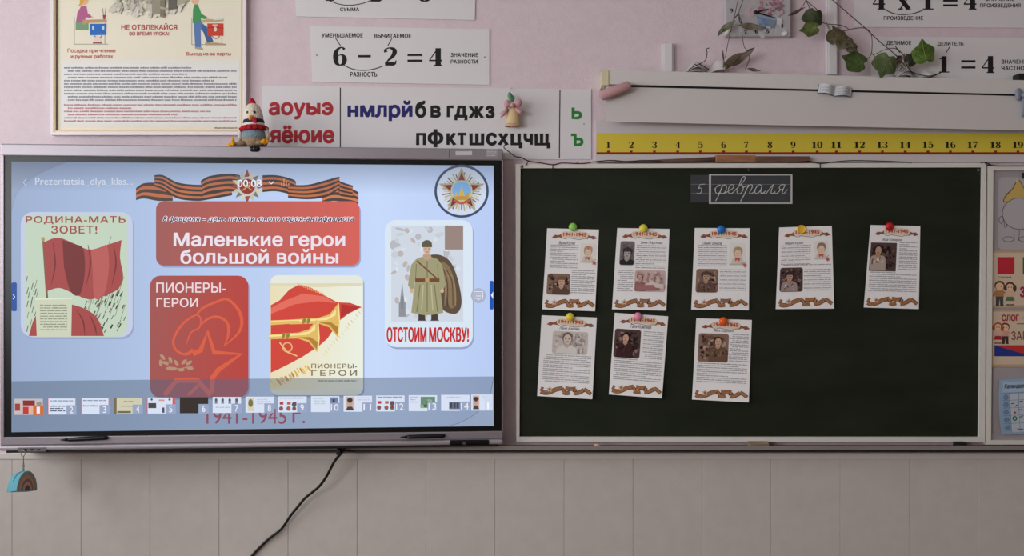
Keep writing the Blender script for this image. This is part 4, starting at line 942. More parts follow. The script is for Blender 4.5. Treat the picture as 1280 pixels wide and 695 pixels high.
def loopbow(pts, wd, name):
    b = MB(); P = cr([W(x, y, z) for x, y, z in pts], 6); P = [V(p) for p in P]; n = len(P)
    vs = []
    for p in P: vs += [p+V((0, -wd/2, 0)), p+V((0, wd/2, 0)), p+V((.0016, -wd/2, .0016)), p+V((.0016, wd/2, .0016))]
    for i in range(n-1):
        o = 4*i; b_ = o+4
        if i == 0: fs = []
        fs += [[o, b_, b_+1, o+1], [o+2, o+3, b_+3, b_+2], [o, o+2, b_+2, b_], [o+1, b_+1, b_+3, o+3]]
    b.add(vs, fs, pk); return b
def petal(pts, name, y, m=pk):     # a puffed ribbon loop: rounded prism
    b = MB(); n = len(pts); c = (sum(p[0] for p in pts)/n, sum(p[1] for p in pts)/n); vs = []
    rings = ((1, 0), (.92, .004), (.6, .009), (.2, .011))
    for f, d in rings:
        for p in pts: vs.append(W(c[0]+(p[0]-c[0])*f, c[1]+(p[1]-c[1])*f, y-d))
    fs = []
    for j in range(len(rings)-1):
        for i in range(n): k = (i+1) % n; fs.append([j*n+i, j*n+k, (j+1)*n+k, (j+1)*n+i])
    fs.append([3*n+i for i in range(n)]); 
    o = len(vs)
    for p in pts: vs.append(W(c[0]+(p[0]-c[0])*.95, c[1]+(p[1]-c[1])*.95, y+.006))
    for i in range(n): k = (i+1) % n; fs.append([i, o+i, o+k, k])
    fs.append([o+i for i in range(n)])
    b.add(vs, fs, m); return fix_normals(b.build(name, t, True))
petal(cr([(640, 131), (635, 124.5), (630.5, 127), (630, 132), (633, 135.5)], 4, True), 'bow_loop', -0.05); petal(cr([(640.5, 131), (645, 125), (651, 124.5), (652.5, 130), (648.5, 134.5)], 4, True), 'bow_loop', -0.05)
petal([(634, 134), (629, 138), (622.3, 142.5), (626.5, 143), (625.5, 147.5), (632, 143.5), (636, 137)], 'bow_tail', -0.042); petal([(645, 133), (651, 137), (656, 140.5), (652.5, 140.6), (652.8, 144), (647, 141.5), (643, 136)], 'bow_tail', -0.042)
MB().ball(W(640.3, 131.5, -0.06), 2.8*s, pk).build('bow_knot', t, True)
gm = mat((84, 132, 96), .6)
petal(cr([(639.5, 128), (634.6, 121), (636, 115.2), (639.6, 117), (642.5, 124)], 4, True), 'leaf', -0.046, gm); petal(cr([(640, 128), (639.6, 121.5), (642.5, 119), (643.5, 124)], 4, True), 'leaf', -0.044, gm)
MB().tube([W(639, 118, -.04), W(637, 112, -.02), W(640, 109.5, -.006)], .0012, mat((190, 186, 186)), 6).build('hanging_loop', t)

# ================================================================== chalkboard
YB0 = -0.030                                 # the writing surface
bp_ = on_plane(YB0)
white_al = mat((212, 207, 200), 0.45)
cb = thing('chalkboard', 'long dark green chalkboard in a pale frame with a hinged wing at its right', 'chalkboard', W(937, 553, 0))
A1, A2 = W(649, 546, YB0), W(1226, 210, YB0)
board_m = bpy.data.materials.new('chalk_green'); board_m.use_nodes = True
nt = board_m.node_tree; N = nt.nodes; q = N['Principled BSDF']; q.inputs['Roughness'].default_value = 0.62; q.inputs['Specular IOR Level'].default_value = 0.22
tc = N.new('ShaderNodeTexCoord'); n1 = N.new('ShaderNodeTexNoise'); n1.inputs['Scale'].default_value = 3.5; n1.inputs['Detail'].default_value = 8
mp_ = N.new('ShaderNodeMapping'); mp_.inputs['Scale'].default_value = (1, 1, 3.5); mp_.inputs['Rotation'].default_value = (0, .5, 0)
nt.links.new(tc.outputs['Object'], mp_.inputs[0]); nt.links.new(mp_.outputs[0], n1.inputs['Vector'])
crp = N.new('ShaderNodeValToRGB'); crp.color_ramp.elements[0].color = lin((23, 28, 17)); crp.color_ramp.elements[1].color = lin((33, 38, 26)); crp.color_ramp.elements[0].position = .35; crp.color_ramp.elements[1].position = .75
nt.links.new(n1.outputs[0], crp.inputs[0]); nt.links.new(crp.outputs[0], q.inputs['Base Color'])
MB().box((A1.x-.004, YB0, A1.z-.004), (A2.x+.004, -0.012, A2.z+.004), board_m).build('writing_surface', cb)
def bar(quadpx, ya, yb, m, name, parent, **k):
    b = MB(); b.prism([V((W(x, y, YB0).x, ya, W(x, y, YB0).z)) for x, y in quadpx], V((0, yb-ya, 0)), m); return fix_normals(b.build(name, parent, **k))
bar([(644.5, 205.5), (1230.5, 204), (1226, 209.7), (650.5, 210.7)], -0.042, -0.012, white_al, 'frame_rail', cb)
bar([(645.5, 551.5), (1229, 551.8), (1222, 545.6), (649.3, 545.4)], -0.042, -0.012, white_al, 'frame_rail', cb)
bar([(644.5, 205.5), (650.5, 210.7), (649.3, 545.4), (645.5, 551.5)], -0.042, -0.012, white_al, 'frame_stile', cb)
bar([(1230.5, 204), (1226, 209.7), (1222, 545.6), (1229, 551.8)], -0.042, -0.012, white_al, 'frame_stile', cb)
for x, y in ((652.5, 208), (1223, 212.5)): MB().lathe([(.006, 0), (.005, .002), (.0005, .003)], mat((120, 120, 116), .3, metal=.8), Matrix.Translation(W(x, y, -0.042 if y < 210 else YB0)) @ Matrix.Rotation(math.pi/2, 4, 'X'), 12).build('corner_screw', cb, True)
# the hinged wing
wing = bar([(1240, 212.5), (1330, 212.5), (1330, 549.5), (1236.5, 549.5)], -0.030, -0.012, mat((158, 150, 155), 0.6), 'hinged_wing', cb, label='grey hinged board wing')
bar([(1233, 208), (1330, 208), (1330, 213.5), (1239.5, 213.5)], -0.042, -0.012, white_al, 'wing_frame', wing)
bar([(1233, 208), (1239.5, 213.5), (1236.5, 549.5), (1230.3, 555)], -0.042, -0.012, white_al, 'wing_frame', wing)
bar([(1230.3, 555), (1330, 555), (1330, 549.5), (1236.5, 549.5)], -0.042, -0.012, white_al, 'wing_frame', wing)
# chalk rail under everything
b = MB(); zt_, z2 = W(0, 553.2, -.06).z, W(0, 561.5, -.06).z
rail_m = mat((122, 112, 108), 0.5, vary=.06, bscale=20)
ra = thing('chalk_rail', 'long grey-brown chalk rail running along the wall beneath chalkboard and display', 'shelf', V((0.2, 0, z2)))
XA_, XB_ = -1.75, 1.95
b.box((XA_, -0.075, z2), (XB_, -0.0105, z2+.006), rail_m, .001); b.box((XA_, -0.0755, z2), (XB_, -0.074, z2+.012), rail_m); b.build('rail_channel', ra)
MB().box((XA_, -0.080, z2), (XB_, -0.0752, z2+.016), mat((134, 124, 119), 0.45, vary=.05, bscale=20), .0015).build('front_lip', ra)
MB().box((XA_, -0.072, z2-.0075), (XB_, -0.014, z2-.0005), dark).build('under_strip', ra)
zr = z2+.006
def ledge(px, y=-.05): return V((W(px, 0, y).x, y, zr))
p = ledge(746.5); MB().tube([p+V((-.012, -.02, .0085)), p+V((.008, -.02, .0085))], [.0065, .006], mat((206, 170, 140), .9), 9).build('chalk_piece', smooth=True, label='short stub of orange-white chalk on the chalk rail under the left papers', cat='chalk')
p = ledge(947); MB().box((p.x-.036, -.07, zr+.0003), (p.x+.036, -.042, zr+.02), wood((150, 128, 108), (118, 98, 82)), .003).build('wooden_block', label='small brown wooden block on the chalk rail under the board centre', cat='block')
p = ledge(1199); MB().box((p.x-.02, -.07, zr+.0003), (p.x+.02, -.04, zr+.019), mat((20, 20, 22), .8), .006).build('board_eraser', label='small black lump on the chalk rail near the hinged wing', cat='eraser')

# date cards
YC = YB0-.002
def card_thing(name, label, c, m, grp=None):
    t = thing(name, label, 'date card', W((c[0]+c[2])/2, c[3], YC), grp)
    slab(on_plane(YC), c[0], c[1], c[2], c[3], .0019, m).build('card', t); return t
sl_m = mat((60, 62, 66), .75, vary=.08, bscale=120)
CH = (198, 196, 194)
def dz(pts): return [(860+x/9.143, 210+y/9.143) for x, y in pts]
t = card_thing('date_card', 'small slate date card with a handwritten 5', (863.3, 218.7, 886.2, 253.2), sl_m, 'slate date cards'); a = Art(on_plane(YC))
a.lines([dz([(32, 187), (236, 187)]), dz([(32, 289), (236, 289)])], .45, (128, 128, 130)); a.build('ruled_line', t); a = Art(on_plane(YC), base=4e-4)
a.lines([dz([(192, 185), (138, 188), (118, 236)]), cr(dz([(118, 236), (142, 228), (158, 246), (150, 276), (128, 293), (102, 286)]), 4)], .75, CH); a.build('handwriting', t)
t = card_thing('date_card', 'white-bordered slate date card with февраля in handwriting', (886.2, 217.9, 990.5, 254.8), sl_m, 'slate date cards'); a = Art(on_plane(YC))
a.lines([dz([(268, 187), (1170, 187)]), dz([(268, 293), (1170, 297)])], .45, (128, 128, 130)); a.build('ruled_line', t)
a = Art(on_plane(YC), base=3e-4); a.poly([(886.2, 217.9), (990.5, 217.9), (990.5, 254.8), (886.2, 254.8)], (186, 184, 184), [[(888.9, 219.3), (888.6, 253.2), (988.2, 253.2), (988.4, 219.3)]]); a.build('border', t)
a = Art(on_plane(YC), base=5e-4)
HW = [[(300, 245), (330, 215), (372, 196), (336, 204), (312, 246), (322, 286), (348, 290), (374, 258), (392, 205)], [(396, 190), (356, 300), (315, 378)], [(384, 222), (412, 194), (438, 200), (436, 246), (412, 286), (380, 290), (366, 276)], [(412, 288), (440, 278), (470, 258), (508, 236), (524, 206), (502, 188), (474, 210), (460, 256), (472, 290), (502, 288), (536, 258)],
 [(536, 258), (580, 212), (630, 158), (656, 114), (638, 98), (614, 122), (594, 170), (570, 236), (560, 272), (576, 294), (606, 286), (630, 246), (626, 206), (600, 192)], [(622, 222), (650, 214), (676, 200)], [(692, 190), (650, 290), (600, 382)], [(650, 284), (676, 232), (708, 194), (734, 196), (730, 230), (704, 278), (716, 294), (744, 280), (772, 246)],
 [(846, 204), (816, 190), (784, 216), (764, 262), (776, 292), (806, 282), (836, 240), (850, 200)], [(850, 200), (832, 252), (836, 288), (860, 284), (884, 262)], [(866, 276), (878, 292), (900, 282), (940, 228), (976, 188)], [(976, 188), (956, 246), (950, 286), (968, 290), (996, 266)], [(988, 276), (1002, 292), (1024, 284), (1052, 256), (1066, 244)], [(1108, 194), (1080, 188), (1052, 204), (1044, 232), (1064, 246), (1092, 240)], [(1110, 190), (1086, 250), (1078, 288), (1096, 292), (1136, 244)]]
a.lines([cr(dz(h), 5) for h in HW], .85, CH); a.build('handwriting', t)
a = Art(bp_); a.lines([dz([(720, 20), (705, 28)]), [(810, 255), (822, 252)], [(908, 272.3), (943, 273)]], .6, (56, 62, 54)); 
MB().box(W(935, 210.2, -.0302), W(936.4, 214, -.034), mat((84, 84, 80), .6), .0005).build('hook', cb)

# ---------------------------------------------------------------- the biography sheets
random.seed(4)
PA = (238, 235, 236)
def photo(a, x0, y0, x1, y1, cols, skin, hair, seed, fig=(.5, .4, .2), coat=(70, 56, 50), r=3.0, cap=None):
    rr_ = random.Random(seed); wd, ht = x1-x0, y1-y0
    a.rr(x0, y0, x1, y1, r, cols[0], 4); a.d += 6e-4
    for _ in range(80):
        ex, ey = rr_.uniform(.02, .085)*wd, rr_.uniform(.02, .08)*ht
        cx, cy = rr_.uniform(x0+ex*1.6+.6, x1-ex*1.6-.6), rr_.uniform(y0+ey*1.6+.6, y1-ey*1.6-.6)
        a.ell(cx, cy, ex, ey, rr_.choice(cols), 8, rr_.uniform(0, 3))
    dk = tuple(int(v*.55) for v in coat)
    fx, fy, fr = x0+fig[0]*wd, y0+fig[1]*ht, fig[2]*min(wd, ht)
    cl = lambda p: (min(max(p[0], x0+.8), x1-.8), min(max(p[1], y0+.8), y1-.8))
    a.d += 1e-4; a.eps = 1.2e-4
    a.poly([cl(p) for p in cr([(fx-2.1*fr, y1), (fx-1.9*fr, fy+2.0*fr), (fx-.8*fr, fy+1.25*fr), (fx+.8*fr, fy+1.25*fr), (fx+1.9*fr, fy+2.0*fr), (fx+2.1*fr, y1)], 3)], coat)
    for q in range(9): a.ell(*cl((fx+rr_.uniform(-1.4, 1.4)*fr, fy+rr_.uniform(2.0, 3.6)*fr)), fr*.16, fr*.4, dk if q % 2 else tuple(min(255, int(v*1.35)) for v in coat), 8, rr_.uniform(-.6, .6)) if fy+3.8*fr < y1 and x0+2 < fx-1.6*fr and fx+1.6*fr < x1-2 else None
    a.poly([cl(p) for p in ((fx-.5*fr, fy+.6*fr), (fx+.5*fr, fy+.6*fr), (fx+.6*fr, fy+1.4*fr), (fx, fy+1.9*fr), (fx-.6*fr, fy+1.4*fr))], tuple(int(v*.9) for v in skin))
    a.ell(fx, fy-.18*fr, fr*.98, fr*1.12, hair, 14); a.ell(fx+.05*fr, fy+.12*fr, fr*.78, fr*.98, skin, 14)
    a.lines([[(fx-.5*fr, fy), (fx-.15*fr, fy)], [(fx+.2*fr, fy), (fx+.55*fr, fy)], [(fx-.25*fr, fy+.62*fr), (fx+.3*fr, fy+.62*fr)]], .2*fr, tuple(int(v*.55) for v in skin))
    if cap: a.poly([(fx-1.1*fr, fy-.35*fr), (fx-1.0*fr, fy-1.0*fr), (fx, fy-1.4*fr), (fx+1.0*fr, fy-1.0*fr), (fx+1.15*fr, fy-.35*fr)], cap)
SEP = [(140, 110, 96), (78, 54, 48), (186, 158, 140), (52, 36, 34), (116, 82, 70)]
DRK = [(84, 62, 60), (44, 32, 34), (150, 122, 116), (28, 22, 24), (112, 84, 80)]
GRY = [(120, 112, 112), (96, 90, 92), (140, 132, 130)]
PNK = [(204, 176, 172), (186, 150, 146), (216, 196, 192), (160, 120, 120), (196, 166, 158)]
PAL = [(206, 196, 190), (190, 176, 168), (216, 208, 204), (170, 152, 146)]
PW_, PH_ = 68.0, 103.0
def biography(corners, label, name_box, name, texts, pics, lift=.012, lean=0):
    f = lambda u, v: .0006+lift*max(0, v-.12)**2*(1+lean*(u-.5))
    mpu = quad_map(corners, YB0, f); mp = lambda x, y, d=0: mpu(x/PW_, y/PH_, d)
    t = thing('biography_sheet', label, 'paper', mp(34, 103), 'printed biography sheets')
    pm = mat(PA, .7)
    b = MB(); nu, nv = 6, 12
    b.grid(lambda u, v: mpu(u, v, 0), nu, nv, pm); o = len(b.v); b.grid(lambda u, v: mpu(u, v, -.0003), nu, nv, pm)
    b.build('sheet', t, True)
    a = Art(mp)                      # heading
    BR, OR, RE, CRM = (112, 66, 54), (190, 116, 70), (184, 76, 52), (226, 206, 184)
    for s_ in (0, 1):
        X = lambda u: u*PW_ if not s_ else (1.07-u)*PW_
        a.poly([(X(.10), 11.2), (X(.16), 8), (X(.24), 8.6), (X(.30), 4.6), (X(.33), 8), (X(.30), 11.5), (X(.22), 11.0), (X(.18), 12.6)], BR)
        a.lines([[(X(.13), 10.8), (X(.2), 9.2), (X(.3), 6.8)], [(X(.18), 11.4), (X(.25), 10.0), (X(.32), 8.6)]], .7, OR)
        a.line([(X(.12), 11.6), (X(.15), 10.8)], .9, RE)
    a.poly(cr([(.30*PW_, 4.0), (.5*PW_, 3.4), (.77*PW_, 4.0), (.78*PW_, 10.6), (.6*PW_, 12), (.47*PW_, 11), (.3*PW_, 10.8)], 3, True), CRM)
    a.line(cr([(.30*PW_, 11.4), (.36*PW_, 12.8), (.42*PW_, 11.4), (.54*PW_, 12.6), (.64*PW_, 13.2), (.72*PW_, 11.8), (.8*PW_, 12.2)], 3), .6, BR)
    a.text('1941-1945', .315*PW_, 4.6, .765*PW_, 9.4, RE, .05)
    a.build('printed_heading', t)
    x0, y0, x1, y1 = name_box; a = Art(mp); a.text(name, x0*PW_, y0*PH_, x1*PW_, y1*PH_, (66, 56, 74), .012, .3); a.build('name_line', t)
    for k, (u0, v0, u1, v1, pit) in enumerate(texts):
        a = Art(mp); a.words(u0*PW_, v0*PH_, u1*PW_, v1*PH_, pit, (122, 118, 128), int(u0*100+v0*37+len(label)), .36, .4, (2.4, 8), .74); a.build('text_block', t)
    for pc in pics:
        a = Art(mp); u0, v0, u1, v1 = pc[0]; x0, y0, x1, y1 = u0*PW_, v0*PH_, u1*PW_, v1*PH_
        if pc[1] == 'light':
            cx, cy = (x0+x1)/2, (y0+y1)/2-1.5; wd = x1-x0
            a.rr(x0, y0, x1, y1, 2, (232, 226, 222), 4); a.d += 5e-4; a.eps = 1.2e-4
            a.poly(cr([(x0+1.5, y1-1), (cx-5, cy+5), (cx, cy+7), (cx+5, cy+5), (x1-2, y1-1)], 3), (214, 204, 192)); a.ell(cx, cy-1, 5.2, 6.8, pc[2], 16); a.ell(cx+.2, cy+.6, 4, 5.2, (232, 200, 180), 16)
            a.lines([[(cx-2.4, cy), (cx-.8, cy)], [(cx+1, cy), (cx+2.6, cy)], [(cx-1, cy+3), (cx+1.2, cy+3)]], .5, (176, 140, 126)); a.line(cr([(cx-5, cy-1), (cx-4, cy-6), (cx, cy-7.6), (cx+4.4, cy-6), (cx+5, cy-1)], 3), 1.2, pc[2])
            if pc[2][0] > 170: a.line([(cx+.3, cy-7.4), (cx+.3, cy-3)], 1.6, (206, 110, 96))
            a.poly([(cx-3.4, cy+6), (cx+3, cy+6), (cx+2, cy+10.4), (cx-.4, cy+8), (cx-3, cy+10.4)], (202, 92, 86))
            a.line([(x0, y1-2), (x1, y1-2.6)], .6, (168, 176, 150)); a.poly(star(x1-1.5, y1-.6, 3.1, 1.5, 6), (196, 96, 96)); a.line([(x1-6, y1-2), (x1+.6, y1-6)], .5, (150, 160, 130))
        elif pc[1] == 'bed':
            photo(a, x0, y0, x1, y1, PNK, (206, 170, 156), (120, 88, 84), 5, (.16, .34, .14), (150, 104, 100)); a.poly([(x0+10, y0+20), (x0+22, y0+14), (x1-2, y0+18), (x1-2, y1-4), (x0+24, y1-6)], (216, 198, 196)); a.ell(x0+30, y0+13, 3, 3.6, (206, 176, 164), 12); a.poly([(x0+2, y1-8), (x0+24, y1-9), (x0+30, y1-2), (x0+3, y1-2)], (166, 112, 112)); a.lines([[(x0+24, y0+4), (x0+24, y0+14)], [(x0+16, y0+3), (x0+16, y0+16)]], 1, (190, 152, 146))
        else: photo(a, x0, y0, x1, y1, *pc[1:])
        a.build('picture', t)
    a = Art(mp)                      # striped ribbon along the foot
    for seg, k in (([(.055, .905), (.10, .918)], 5.2), ([(.06, .94), (.13, .955), (.22, .945), (.34, .905), (.455, .886)], 5.0), ([(.46, .935), (.52, .945), (.585, .935)], 4.6), ([(.50, .885), (.60, .89), (.69, .882)], 4.4), ([(.44, .89), (.49, .925)], 3.8), ([(.69, .885), (.66, .93)], 3.8), ([(.66, .94), (.74, .932), (.84, .893)], 4.6), ([(.84, .885), (.90, .905), (.965, .94)], 4.0)):
        Q = [(u*PW_, v*PH_) for u, v in cr(seg, 4)]
        a.line(Q, k+.5, (84, 52, 44)); n_ = len(Q)
        for o_ in (-.28, 0, .28):
            a.line([(x, y+k*o_) for x, y in Q], k*.15, (202, 140, 88))
    a.poly(star(.22*PW_, .908*PH_, 4.2, 2.2, 5), (206, 190, 172)); a.ell(.22*PW_, .908*PH_, 1.5, 1.5, (176, 84, 62), 10)
    a.build('ribbon_print', t)
T1 = 2.55
biography([(684, 285.3), (748.7, 287), (743.8, 389), (677.7, 386.6)], 'white biography sheet under the green magnet, top left of the chalkboard', (.24, .155, .56, .195), 'Валя Котик', [(.09, .20, .63, .485, T1), (.52, .505, .97, .81, T1)], [((.66, .17, .96, .42), 'light', (186, 160, 130)), ((.06, .555, .50, .815), SEP, (206, 168, 146), (74, 52, 46), 2, (.62, .36, .2), (96, 70, 60), 3, (120, 88, 72))], .016, .6)
biography([(771.6, 285), (836.9, 286.2), (832.8, 388.3), (765, 386.6)], 'white biography sheet under the yellow magnet, top row, with a dark portrait at left', (.46, .155, .88, .195), 'Зина Портнова', [(.39, .205, .96, .49, T1), (.07, .515, .36, .79, T1)], [((.08, .16, .355, .455), GRY, (176, 168, 164), (50, 44, 46), 7, (.5, .5, .3), (44, 40, 44), 3, (60, 54, 56)), ((.385, .51, .965, .775), 'bed')], .012, .2)
biography([(868.5, 285), (937.2, 285.3), (936, 387.8), (864, 387)], 'white biography sheet under the blue magnet', (.15, .165, .5, .205), 'Лёня Голиков', [(.08, .21, .6, .49, T1), (.48, .505, .95, .77, T1)], [((.64, .18, .94, .46), 'light', (176, 160, 120)), ((.06, .50, .455, .79), SEP, (186, 150, 130), (70, 50, 46), 3, (.45, .32, .19), (104, 78, 68), 3, (92, 66, 58))], .01, .2)
biography([(974, 284.3), (1039.7, 282.2), (1042.7, 385.8), (969.6, 386.4)], 'white biography sheet under the flat amber magnet', (.12, .18, .46, .22), 'Марат Казей', [(.06, .225, .6, .465, T1), (.06, .46, .97, .49, T1), (.48, .52, .96, .79, T1)], [((.66, .175, .93, .41), 'light', (150, 124, 100)), ((.05, .495, .46, .79), DRK, (196, 150, 126), (50, 36, 36), 11, (.42, .36, .17), (160, 140, 138), 3, (56, 44, 44))], .012, .3)
biography([(1088, 281.3), (1150.3, 282.5), (1148.5, 386.4), (1079.6, 384.3)], 'white biography sheet under the red magnet, right end of the top row', (.26, .155, .64, .195), 'Яша Комаров', [(.6, .20, .95, .55, T1), (.06, .565, .95, .81, T1)], [((.04, .21, .55, .555), DRK, (190, 150, 126), (40, 30, 32), 13, (.3, .26, .15), (176, 158, 146), .6)], .012, -.3)
biography([(677, 394), (746, 397), (740.4, 499), (671.4, 495)], 'white biography sheet under the yellow magnet, bottom row left, with a wide pale picture', (.33, .13, .70, .165), 'Лёня Азолин', [(.08, .48, .94, .83, T1)], [((.22, .185, .86, .465), PAL, (214, 196, 184), (112, 92, 86), 17, (.42, .32, .22), (220, 214, 210), 3)], .018, .8)
biography([(768.4, 391), (835.3, 395.4), (827.4, 498), (761, 493)], 'white biography sheet under the pink magnet', (.31, .125, .70, .17), 'Галя Комлева', [(.57, .20, .95, .55, T1), (.06, .55, .95, .81, T1)], [((.03, .19, .52, .54), DRK, (206, 164, 140), (44, 30, 32), 19, (.42, .3, .15), (64, 34, 36), 3)], .018, .8)
biography([(870.4, 397.8), (939.8, 400), (936, 503), (865, 499.4)], 'white biography sheet under the orange magnet', (.32, .125, .68, .165), 'Вася Коробко', [(.62, .18, .96, .52, T1), (.06, .545, .95, .80, T1)], [((.06, .18, .60, .53), SEP, (204, 166, 140), (70, 52, 46), 23, (.65, .28, .14), (110, 84, 66), 3)], .018, .8)
def magnet(px, py, c, label, flat=False):
    O = W(px, py, YB0-.0015); M = Matrix.Translation(O) @ Matrix.Rotation(math.pi/2, 4, 'X'); r = 5.2*KPX
    pr = [(r*.82, 0), (r*.9, .003), (r, .006), (r*.98, .009), (r*.8, .0125), (r*.45, .015), (.0005, .0158)] if not flat else [(r, 0), (r*1.02, .002), (r*1.0, .0055), (r*.9, .007), (r*.86, .0062), (r*.4, .0062), (.0005, .0062)]
    t = thing('round_magnet', label, 'magnet', O, 'coloured round magnets')
    MB().lathe(pr, mat(c, .35, spec=.4), M, 22).build('cap', t, True)
    MB().lathe([(r*.7, -.0012), (r*.7, .0004)], mat((70, 70, 72), .4), M, 18).build('magnet_disc', t)
for px, py, c, l, fl in ((716, 284, (134, 200, 84), 'light green round magnet holding the top left sheet', 0), (804, 285.5, (222, 206, 70), 'yellow round magnet in the top row holding the sheet with a dark portrait', 0), (901, 287, (34, 112, 190), 'blue round magnet holding the third sheet of the top row', 0), (1001.5, 286.5, (232, 182, 54), 'flat amber round magnet with a raised rim', 1), (1111, 283, (186, 24, 34), 'red round magnet at the right end of the top row', 0), (712.5, 396, (226, 200, 60), 'yellow round magnet in the bottom row holding the sheet with a pale picture', 0), (797, 395.5, (226, 136, 164), 'pink round magnet in the middle of the bottom row', 0), (903.7, 401.5, (226, 92, 26), 'orange round magnet at the right of the bottom row', 0)):
    magnet(px, py, c, l, fl)

# ---------------------------------------------------------------- posters on the wing
YW = -.0305
def wing_sheet(name, label, cat, corners, m, th=.0015, edge=None):
    mp = quad_map(corners, YW-.0015); t = thing(name, label, cat, mp(.3, 1))
    slab(mp, 0, 0, 1, 1, th, m).build('sheet', t); return t
wp = on_plane(YW-.0015)
# pocket behind the calendar
MB().prism([W(x, y, -.0345) for x, y in rrpts(1241.5, 459.5, 1330, 542, 4)], V((0, .004, 0)), mat((158, 149, 152), .3, spec=.6)).build('pocket', wing)
t = thing('drawing_sheet', 'grey laminated drawing of a round figure in a yellow pointed cap on the wing', 'drawing', W(1270, 318, YW))
fix_normals(MB().prism([W(x, y, YW-.0015) for x, y in rrpts(1248, 221.5, 1330, 312.4, 6)], V((0, .0014, 0)), mat((172, 166, 168), .35, spec=.5)).build('sheet', t))
a = Art(wp); OUT = (60, 58, 62); FC = (176, 170, 172)
a.lines([[(1267.5, 288), (1267.8, 301)], [(1274.3, 288), (1273.5, 301)]], .7, OUT)
for cx, cy, rx, ry in ((1260.5, 299, 7, 3.5), (1280.5, 299, 7, 3.5), (1251.5, 275, 3, 4.6), (1256.8, 281, 2, 3.6)): a.ell(cx, cy, rx, ry, OUT, 22); a.ell(cx, cy, rx-.7, ry-.7, FC, 22)
a.poly(cr([(1255, 253), (1257, 244), (1265, 236), (1270, 227), (1272, 224.5), (1275, 226), (1281, 236), (1290, 246), (1292, 253), (1274, 250)], 4, True), (92, 74, 52)); a.poly(cr([(1256, 252), (1258, 245), (1265.6, 237), (1270.6, 228), (1272, 226), (1274.6, 227), (1280, 236), (1289, 246), (1291, 252), (1274, 249)], 4, True), (198, 166, 96)); a.ell(1271.6, 226, 2, 2, (206, 186, 130), 12)
a.ell(1274.5, 267, 22, 20, OUT, 44); a.ell(1274.5, 267, 21.2, 19.3, FC, 44); a.build('figure_drawing', t)
crm = mat((186, 158, 130), .6)
t = wing_sheet('phonics_card', 'cream card with a red square and two cartoon children on the wing', 'card', [(1239.4, 313), (1330, 314), (1330, 385), (1239, 384.5)], crm)
a = Art(wp); a.rect(1241, 316, 1330, 381.5, (206, 184, 160)); a.build('inner_panel', t)
a = Art(wp, base=4e-4); a.rect(1246.8, 321.4, 1268, 342.7, (186, 42, 56)); a.build('red_square', t)
a = Art(wp, base=4e-4); a.rect(1278.5, 321.4, 1300, 342.7, (74, 104, 66)); a.build('green_square', t)
a = Art(wp, base=4e-4); small(a, 'ГЛАСНЫЙ', 1248.7, 345.2, 1264, 347.8); a.build('caption', t); a = Art(wp, base=4e-4); a.text('ЗВУКИ', 1274.8, 358, 1312, 372, (158, 44, 84), .05); a.build('heading', t)
def kid(a, cx, top, h, hair, shirt, low, girl, parent):
    u = h/10
    a.ell(cx, top+2*u, 2.1*u, 1.9*u, hair, 14); a.ell(cx, top+2.4*u, 1.6*u, 1.5*u, (226, 184, 150), 14)
    if girl: a.ell(cx-2*u, top+2.6*u, .7*u, 1.3*u, hair, 10); a.ell(cx+2*u, top+2.8*u, .8*u, 1.6*u, hair, 10); a.poly([(cx-.8*u, top+.2*u), (cx, top+.7*u), (cx+.8*u, top+.2*u), (cx, top-.1*u)], (236, 226, 220)) if False else None
    a.poly([(cx-1.5*u, top+4*u), (cx+1.5*u, top+4*u), (cx+1.7*u, top+6.6*u), (cx-1.7*u, top+6.6*u)], shirt)
    a.lines([[(cx-1.4*u, top+4.3*u), (cx-2.4*u, top+6.3*u)], [(cx+1.4*u, top+4.3*u), (cx+2.5*u, top+5.6*u)]], .8*u, shirt)
    if girl: a.poly([(cx-1.3*u, top+6.4*u), (cx+1.3*u, top+6.4*u), (cx+2.1*u, top+8.2*u), (cx-2.1*u, top+8.2*u)], low); a.lines([[(cx-.7*u, top+8.2*u), (cx-.7*u, top+9.7*u)], [(cx+.7*u, top+8.2*u), (cx+.7*u, top+9.7*u)]], .6*u, (226, 184, 150))
    else: a.poly([(cx-1.5*u, top+6.4*u), (cx+1.5*u, top+6.4*u), (cx+1.5*u, top+9.6*u), (cx+.2*u, top+9.6*u), (cx, top+7.4*u), (cx-.2*u, top+9.6*u), (cx-1.5*u, top+9.6*u)], low)
    a.lines([[(cx-1.5*u, top+9.8*u), (cx-.2*u, top+9.8*u)], [(cx+.2*u, top+9.8*u), (cx+1.6*u, top+9.8*u)]], .5*u, (70, 46, 42))
    a.lines([[(cx-.8*u, top+2.4*u), (cx-.4*u, top+2.4*u)], [(cx+.4*u, top+2.4*u), (cx+.8*u, top+2.4*u)]], .4*u, (60, 40, 36))
a = Art(wp, base=4e-4); kid(a, 1249.5, 350.5, 31.5, (104, 62, 44), (170, 120, 76), (66, 74, 74), False, t); a.build('boy_drawing', t)
a = Art(wp, base=4e-4); kid(a, 1262.5, 352, 29.5, (86, 50, 42), (206, 176, 150), (88, 112, 84), True, t); a.build('girl_drawing', t)
t = wing_sheet('phonics_card', 'cream card headed СЛОГ with a blue and red block on the wing', 'card', [(1239, 387), (1330, 388), (1330, 459), (1238.6, 458.6)], crm)
a = Art(wp); a.rect(1241, 389.5, 1330, 455.5, (206, 184, 160)); a.build('inner_panel', t)
a = Art(wp, base=4e-4); a.text('СЛОГ', 1252, 393, 1274, 401.6, (160, 52, 60), .05); a.line([(1277.4, 397.4), (1284, 397.4)], 1.3, (160, 52, 60)); a.build('heading', t)
a = Art(wp, base=4e-4); a.line([(1271, 404.7), (1300, 404.7)], 1, (96, 80, 84)); a.build('rule_line', t)
